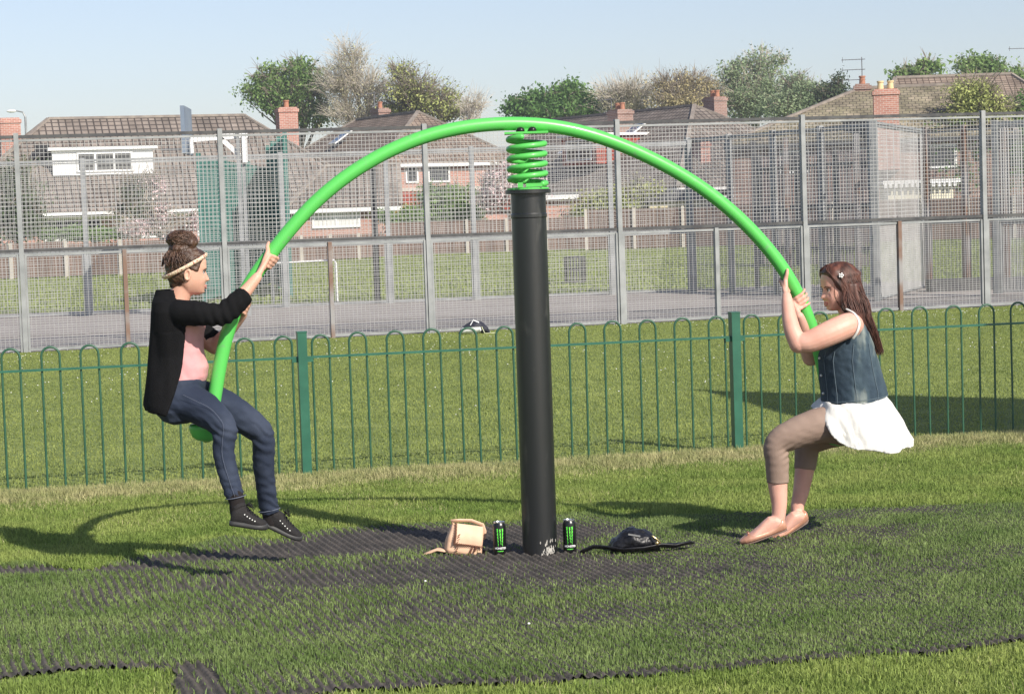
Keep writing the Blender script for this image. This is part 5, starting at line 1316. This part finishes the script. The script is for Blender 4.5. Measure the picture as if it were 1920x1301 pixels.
# house C
D0 = 112; ap = P(1302, 198, D0); rC = R(-58); lx = Vector((math.cos(rC), math.sin(rC), 0))
W, iR, RL = 12.6, 7.0, 9.5
cen = Vector((ap.x, ap.y, 0))+lx*(iR-(RL+2*iR)/2)
hC = house('large hipped bungalow with roof windows, right of the black post', (cen.x, cen.y, 0), rC, RL+2*iR, W, 2.75, ap.z, 3.0, iR, tile='tile_a', eave=.35)
hx = (RL+2*iR)/2
sC = math.atan2(ap.z-2.7, W/2+.35)
for y_, w_, cu_ in ((-3.6,1.8,False),(-.6,1.4,True),(2.6,2.0,False)): window(hC, y_, 1.1, w_, 1.1, face=1, y=hx, side='x', curtain=cu_)
def loc(root, p, a): v = Vector((p.x, p.y, p.z))-Vector((root.location.x, root.location.y, 0)); v.rotate(Matrix.Rotation(-a, 3, 'Z')); return v
v = loc(hC, P(1163, 215, D0+2), rC); chimney(hC, v.x, v.y, 4.5, P(1163, 206, D0+2).z, .95, 1.0, 2, wm='brick_d'); aerial(hC, v.x-.8, v.y, P(1163, 206, D0+2).z-.2, 1, .9)
v = loc(hC, P(1341, 200, D0+8), rC); chimney(hC, v.x, v.y, 5.0, P(1341, 182, D0+8).z, 1.0, .9, 2, wm='brick_d')
rwindow(hC, -1.5, -W/4-.4, (2.7+ap.z)/2+.3, 1.0, 1.5, sC); rwindow(hC, 3.0, -W/4+.5, (2.7+ap.z)/2+.95, .9, 1.1, sC)
v = loc(hC, P(1313, 285, D0-6), rC); chimney(hC, v.x, v.y, 3.0, P(1313, 266, D0-6).z, .9, .6, 0)
# dormer of C facing the left slope
v = loc(hC, P(1085, 270, D0-1), rC)
v.x = min((abs(proj_x(hC.matrix_basis @ Vector((x_*.1, -W/2+1.0, 4.8)))-1085), x_*.1) for x_ in range(-140, 140))[1]
m_ = MB(); m_.box(v.x-1.6, v.x+1.6, -W/2+1.0, -W/2+4.6, 4.1, 5.55); dor = m_.obj('dormer', M_['tile_red']); dor.parent = hC; uvbox(dor)
window(hC, v.x, 4.3, 2.4, 1.1, y=-W/2+1.0)
m_ = MB(); m_.box(v.x-1.8, v.x+1.8, -W/2+.8, -W/2+4.8, 5.55, 5.68); o = m_.obj('dormer_roof', M_['white']); o.parent = dor
# garden shed and awnings in front of C
g0 = XG(1275, 95); m_ = MB(); m_.box(-1.3, 1.3, -.9, .9, 0, 2.0, Matrix.Translation((g0.x, g0.y+1, 0))); 
sh = empty('garden_shed', g0, 'cream garden shed with low pitched roof beyond the fence', 'shed'); m_.obj('wall', mat('cream_boards', (.55,.49,.33), (.6,.54,.38), scale=2, rough=.8), sh)
m_ = MB(); c = Vector((g0.x, g0.y+1, 0)); m_.add([c+Vector(q_) for q_ in ((-1.5,-1.1,1.98),(1.5,-1.1,1.98),(1.5,1.1,1.98),(-1.5,1.1,1.98),(-1.5,0,2.5),(1.5,0,2.5))], [(0,1,5,4),(2,3,4,5),(1,2,5),(3,0,4),(3,2,1,0)]); m_.obj('roof', M_['rail_d'], sh)
g0 = XG(1045, 97); sh = empty('garden_room', g0, 'small brick outhouse with white flat roof, right of the post', 'outhouse'); m_ = MB(); m_.box(g0.x-.75, g0.x+.75, g0.y, g0.y+2, 0, 2.25); o = m_.obj('wall', M_['brick'], sh); uvbox(o)
m_ = MB(); m_.box(g0.x-1.0, g0.x+1.05, g0.y-.3, g0.y+2.2, 2.25, 2.45); m_.obj('roof', M_['white'], sh)
# house D
D0 = 96; pl = P(1612, 166, D0); rD = R(-8)
RLd = 4.6; iL = 5.6; c0 = Vector((pl.x, pl.y, 0)); lx = Vector((math.cos(rD), math.sin(rD), 0)); cen = c0+lx*((RLd+iL+1.5)/2-iL)
hD = house('mossy roofed house with tall brick chimney at the right', (cen.x, cen.y, 0), rD, RLd+iL+1.5, 8.6, 4.4, pl.z, iL, 1.5, tile='tile_c', wall='brick_d', gut='rail_d')
v = loc(hD, P(1661, 200, D0-4.6), rD); chimney(hD, v.x, v.y, 3.0, P(1661, 168, D0-4.6).z, 1.05, 1.1, 2, 'buffpot', 'brick')
v = loc(hD, P(1617, 168, D0), rD); chimney(hD, v.x, v.y, 6.0, P(1617, 158, D0).z, .7, .6, 1, wm='brick_d'); aerial(hD, v.x, v.y, P(1617, 158, D0).z-.1, 3, 1.3)
for x in (-3.2, .2, 3.0): window(hD, x, 3.0, 1.3, 1.0, y=-4.3)
D0 = 108; pl, pr_ = P(1672, 152, D0), P(1866, 138, D0); 
hE = house('long brown tiled house behind the tall brick chimney', ((pl.x+pr_.x)/2+1.0, D0, 0), R(0), (pr_.x-pl.x)+6.0, 9.0, 4.4, pr_.z-.05, 2.2, 3.2, tile='tile_b', wall='brick_d', gut='rail_d')
sE = math.atan2(pr_.z-4.4, 4.9)
for px in (1722, 1778): v = P(px, 222, D0-3.2); rwindow(hE, v.x-hE.location.x, -3.1, 4.35+math.tan(sE)*(4.85-3.1)+.0, 1.3, 1.1, sE)
for x in (-4, 0): window(hE, x, 2.9, 1.4, 1.1, y=-4.5)
aerial(hE, 3.2, 0, pr_.z-.1, 1, 1.4)
D0 = 112; pl = P(1905, 150, D0)
hF = house('brown roofed house cut by the right edge', (pl.x+4.5, D0, 0), R(-10), 12, 9, 4.6, pl.z+.2, 4, 0, tile='tile_b', wall='brick_d')
m_ = MB(); v = XG(1712, 88); 
po = empty('summer_house', v, 'sunlit pale summerhouse with white fretted roof edge beyond the gate', 'summerhouse')
m_.box(v.x-1.0, v.x+1.7, v.y, v.y+1.8, 0, 2.35); m_.obj('wall', mat('pale_boards', (.68,.63,.48), (.74,.70,.55), scale=3, rough=.8, stretch=(6,6,.3)), po)
m_ = MB(); m_.box(v.x-1.25, v.x+1.95, v.y-.3, v.y+2, 2.35, 2.5)
for k in range(14): m_.box(v.x-1.2+.22*k, v.x-1.08+.22*k, v.y-.32, v.y-.29, 2.2, 2.36)
m_.obj('roof', M_['white'], po)

# street lamps far off
def lamp(px, D_, pytop, label, s=1):
    g = XG(px, D_); z = P(px, pytop, D_).z; root = empty('street_lamp', g, label, 'street lamp', 'street lamps behind the houses')
    m_ = MB(); m_.tube([g, g+Vector((0,0,z-.4)), g+Vector((-.15*s,0,z-.1)), g+Vector((-.6*s,0,z))], [.09,.07,.05,.04], n=8); m_.obj('pole', M_['galv'], root)
    m_ = MB(); m_.ball(g+Vector((-.85*s,0,z-.02)), .32, .14, .10, 12, 8); m_.obj('lamp_head', M_['white'], root)
lamp(60, 135, 207, 'curved street lamp above the roofs at the far left'); lamp(878, 150, 174, 'curved street lamp between the bare trees and the arch')

# ------------------------------------------------------------------ trees and shrubs
def leaves(blobs, n, size, seed, clus=.5, per=26):
    """blobs: (centre, rx, ry, rz) in metres; clumped leaf quads"""
    r = np.random.default_rng(seed); vol = np.array([b[1]*b[2]*b[3] for b in blobs])**.8; vol /= vol.sum()
    nc = max(1, n//per); bi = r.choice(len(blobs), nc, p=vol)
    d = r.normal(size=(nc, 3)); d /= np.linalg.norm(d, axis=1)[:, None]; rad = r.random(nc)**.55
    C = np.array([list(b[0]) for b in blobs])[bi]+d*rad[:, None]*np.array([[b[1], b[2], b[3]] for b in blobs])[bi]
    Pn = np.repeat(C, per, 0)+r.normal(size=(nc*per, 3))*clus*np.repeat(.4+.8*r.random((nc, 1)), per, 0)*np.array([1,1,.6])
    N = len(Pn); a = r.normal(size=(N, 3)); a /= np.linalg.norm(a, axis=1)[:, None]; b = r.normal(size=(N, 3)); b -= a*(a*b).sum(1)[:, None]; b /= np.linalg.norm(b, axis=1)[:, None]
    s = size*(.6+.8*r.random((N, 1)))
    v = np.stack([Pn-a*s, Pn-b*s*.55, Pn+a*s, Pn+b*s*.55], 1)
    return v.reshape(-1, 3), N, C
def leaf_obj(name, v, N, m, parent):
    me = bpy.data.meshes.new(name); me.vertices.add(len(v)); me.vertices.foreach_set('co', v.astype('f').ravel())
    me.loops.add(4*N); me.loops.foreach_set('vertex_index', np.arange(4*N, dtype='i')); me.polygons.add(N)
    me.polygons.foreach_set('loop_start', (np.arange(N)*4).astype('i')); me.polygons.foreach_set('loop_total', np.full(N, 4, 'i'))
    me.materials.append(m); me.update(calc_edges=True)
    o = bpy.data.objects.new(name, me); COL.objects.link(o); put(o, parent); return o
def tree(name, label, cat, D_, bl, n, size, leafm_, seed, bark='bark', group=None, twigs=60, trunk=True, clus=.5, tw=.035, twl=1.6, depth=None):
    """bl: photo-space blobs (px, py, rx, ry) of the crown, given real depth"""
    s = F_PX/D_; blobs = []
    for px, py, rx, ry in bl:
        r = random.Random(seed+px); dd = r.uniform(-1, 1)*(rx/s)*.35
        blobs.append((P(px, py, D_+dd), rx/s, (depth or (rx/s)*.9), ry/s))
    c = sum((b[0]*b[1] for b in blobs), Vector())/sum(b[1] for b in blobs); base = Vector((c.x, c.y, 0))
    root = empty(name, base, label, cat, group); rr_ = random.Random(seed); top = max(b[0].z+b[3] for b in blobs)
    v, N, C = leaves(blobs, int(n*2.0), size*.62, seed, clus*.85); 
    if n > 0: leaf_obj('crown', v, N, M_[leafm_], root)
    if trunk:
        m_ = MB(); fork = min(top*.4, max(1.2, min(b[0].z-b[3] for b in blobs)))
        tr_ = max(.12, top*.022)
        m_.tube([base-Vector((0,0,.1)), base+Vector((.05,0,fork*.5)), base+Vector((0,0,fork))], [tr_*1.2, tr_, tr_*.8], n=8)
        for b in blobs:
            e = b[0]+Vector((0,0,b[3]*.35)); st = base+Vector((0,0,fork)); md = (st+e)/2+Vector((rr_.uniform(-.5,.5), rr_.uniform(-.5,.5), rr_.uniform(.0,.6)))
            pts = catmull([st, md, e], 5); m_.tube(pts, [tr_*.6*(1-.75*i/len(pts)) for i in range(len(pts))], n=6)
            nt_ = max(3, int(twigs*b[1]*b[3]/sum(q_[1]*q_[3] for q_ in blobs)))
            for k in range(nt_):
                o_ = pts[rr_.randrange(len(pts)//2, len(pts))]
                dv = Vector((rr_.gauss(0,1), rr_.gauss(0,1), abs(rr_.gauss(.3,.8)))).normalized()
                e2 = b[0]+Vector((dv.x*b[1], dv.y*b[2], (dv.z)*b[3]))*rr_.uniform(.8, 1.08)
                md = (o_+e2)/2+Vector((rr_.uniform(-.3,.3), rr_.uniform(-.3,.3), -.15))
                m_.tube([o_, md, e2], [tw*1.6, tw, tw*.35], n=4, cap=False)
                for j in range(4):
                    f = rr_.uniform(.35, .95); q0 = o_+(e2-o_)*f; dv2 = ((e2-o_).normalized()+Vector((rr_.gauss(0,.5), rr_.gauss(0,.5), rr_.gauss(.25,.4)))).normalized()
                    q1 = q0+dv2*rr_.uniform(.35, 1)*twl*.6; m_.tube([q0, (q0+q1)/2+Vector((0,0,.05)), q1], [tw*.6, tw*.45, tw*.2], n=3, cap=False)
        m_.obj('trunk', M_[bark], root)
    return root
tg = 'trees behind the houses'
tree('broadleaf_tree', 'spreading light green tree behind the left chimney', 'tree', 135, [(505,150,38,30),(560,135,42,30),(540,180,60,40),(590,160,30,40),(612,205,26,30),(480,175,30,24),(570,215,50,30)], 5600, .17, 'leaf_g', 1, group=tg, twigs=160, clus=.45)
tree('bare_tree', 'tall bare twiggy tree with sparse olive buds, left group', 'tree', 132, [(655,115,36,38),(640,170,52,50),(695,175,40,48),(660,220,60,30)], 1300, .11, 'leaf_o', 2, group=tg, twigs=420, clus=.6, tw=.017, twl=2.6, bark='barkp')
tree('budding_tree', 'yellow green topped tree right of the bare tree', 'tree', 130, [(755,135,26,24),(775,175,52,40),(820,195,48,34),(740,205,36,30),(850,215,30,20)], 2800, .14, 'leaf_y', 3, group=tg, twigs=340, clus=.5, tw=.024, twl=2.0)
tree('bare_sapling', 'thin pale bare sapling beside the left street lamp', 'tree', 128, [(888,205,26,34)], 60, .08, 'leaf_o', 4, group=tg, twigs=70, tw=.018, bark='barkp', twl=1.8)
tree('broadleaf_tree', 'dark green dense tree just above the arch top', 'tree', 140, [(975,200,30,20),(1015,192,40,26),(1070,180,38,24),(1100,200,34,24),(1050,215,70,22)], 6800, .20, 'leaf_d', 5, group=tg, twigs=60, clus=.5)
tree('bare_tree', 'bare twiggy tree between the dark green tree and the chimney', 'tree', 138, [(1150,185,38,30),(1190,180,42,36),(1170,205,60,24)], 800, .11, 'leaf_o', 6, group=tg, twigs=330, clus=.6, tw=.022, twl=2.3, bark='barkp')
tree('blossoming_tree', 'tan yellow budding tree above the right house ridge', 'tree', 136, [(1250,165,36,28),(1300,160,42,32),(1275,190,60,26),(1335,180,24,30)], 3000, .12, 'leaf_t', 7, group=tg, twigs=300, clus=.5, tw=.024, twl=1.8)
tree('birch_tree', 'tall grey green birch, tallest of the right group', 'tree', 140, [(1425,120,34,30),(1375,150,30,34),(1400,190,60,42),(1440,165,36,36),(1390,130,20,24),(1465,115,16,18)], 4800, .15, 'leaf_b', 8, group=tg, twigs=200, clus=.5, tw=.026, bark='barkp')
tree('broadleaf_tree', 'bushy grey green tree right of the tall birch', 'tree', 137, [(1490,165,34,30),(1515,185,44,32),(1470,200,46,26)], 3600, .15, 'leaf_b', 9, group=tg, twigs=90, clus=.5)
tree('conifer_tree', 'pointed dark conifer left of the roof aerials', 'tree', 130, [(1572,150,9,18),(1570,168,17,16),(1572,188,24,18),(1548,175,20,20)], 2200, .13, 'leaf_c', 10, group=tg, twigs=20, clus=.35)
tree('broadleaf_tree', 'loose large leaved tree top behind the long roof, left one', 'tree', 125, [(1705,140,22,14),(1738,128,22,18),(1690,150,14,8)], 800, .22, 'leaf_g', 11, group=tg, twigs=40, clus=.35)
tree('broadleaf_tree', 'loose large leaved tree top behind the long roof, right one', 'tree', 126, [(1815,122,22,18),(1845,128,30,22),(1870,140,24,22),(1905,150,24,22),(1925,160,24,26)], 2600, .18, 'leaf_g', 12, group=tg, twigs=60, clus=.4)
tree('broadleaf_tree', 'round olive tree in front of the long roof at the right', 'tree', 92, [(1830,180,46,32),(1815,210,46,34),(1860,210,40,34)], 4600, .11, 'leaf_y', 13, group=tg, twigs=90, clus=.35)
tree('broadleaf_tree', 'dark green tree cut by the right edge of the picture', 'tree', 94, [(1915,200,26,26),(1935,225,40,36)], 2200, .12, 'leaf_d', 14, group=tg, twigs=30, clus=.35)
sg = 'garden shrubs beyond the fence'
tree('conifer_tree', 'dark spreading conifer at the far left edge', 'tree', 86, [(20,330,40,40),(40,380,46,46),(0,420,60,40),(60,420,40,36)], 4200, .10, 'leaf_c', 20, group=sg, twigs=60, clus=.35)
tree('conifer_tree', 'dark thin conifer shrub in front of the left house', 'shrub', 88, [(255,360,26,28),(250,405,36,34)], 1900, .09, 'leaf_c', 21, group=sg, twigs=70, clus=.3)
tree('blossom_shrub', 'pink blossom shrub in front of the left house', 'shrub', 84, [(262,430,34,16),(300,405,16,24),(290,345,14,22),(325,440,22,10),(365,420,16,18)], 2200, .08, 'blossom', 22, group=sg, twigs=60, clus=.25)
tree('hedge_shrub', 'clipped green hedge below the left house windows', 'hedge', 86, [(95,440,22,12),(140,438,30,13),(185,440,30,12),(225,438,20,12)], 6500, .08, 'leaf_g', 23, group=sg, trunk=False, clus=.15)
tree('garden_shrub', 'round yellow green shrub under the brick house window', 'shrub', 98, [(835,385,52,38),(790,405,50,20),(870,380,36,34),(880,400,30,26),(820,365,36,22)], 9000, .11, 'leaf_g', 24, group=sg, twigs=30, clus=.25)
tree('garden_shrub', 'low green shrub at the foot of the brick house', 'shrub', 96, [(745,408,20,10),(770,402,20,14),(720,405,20,12)], 2600, .09, 'leaf_g', 25, group=sg, trunk=False, clus=.2)
tree('blossom_tree', 'pale pink blossom tree left of the coil spring', 'tree', 95, [(940,345,32,32),(965,325,28,24),(985,360,28,30),(925,375,24,20)], 6500, .10, 'blossom', 26, group=sg, twigs=120, clus=.3)
tree('garden_shrub', 'large olive green shrub right of the black post', 'shrub', 96, [(1150,385,60,30),(1200,375,44,36),(1110,395,40,22),(1240,395,30,20)], 7500, .10, 'leaf_y', 27, group=sg, twigs=90, clus=.3)
tree('garden_shrub', 'small green shrub beside the cream shed', 'shrub', 94, [(1385,400,28,20),(1415,385,20,20)], 1500, .08, 'leaf_g', 28, group=sg, twigs=20, clus=.25)
tree('garden_shrub', 'dark green bush mass behind the right gates', 'shrub', 92, [(1780,270,60,40),(1840,280,60,50),(1900,300,50,60),(1800,330,60,30)], 6000, .12, 'leaf_d', 29, group=sg, twigs=40, clus=.4)

# ================================================================== summer haze over the far gardens
hz = bpy.data.materials.new('haze'); hz.use_nodes = True; nn_ = hz.node_tree
nn_.nodes.remove(nn_.nodes['Principled BSDF']); pv = nn_.nodes.new('ShaderNodeVolumePrincipled')
pv.inputs['Color'].default_value = (.88,.93,1,1); pv.inputs['Density'].default_value = .0007; pv.inputs['Anisotropy'].default_value = .2
nn_.links.new(pv.outputs[0], nn_.nodes['Material Output'].inputs['Volume'])
m_ = MB(); m_.box(-920, 920, -70, 920, -1.0, 22.0); o = m_.obj('haze', hz); tag(o, 'thin pale summer haze over the whole park', 'haze', kind='stuff')
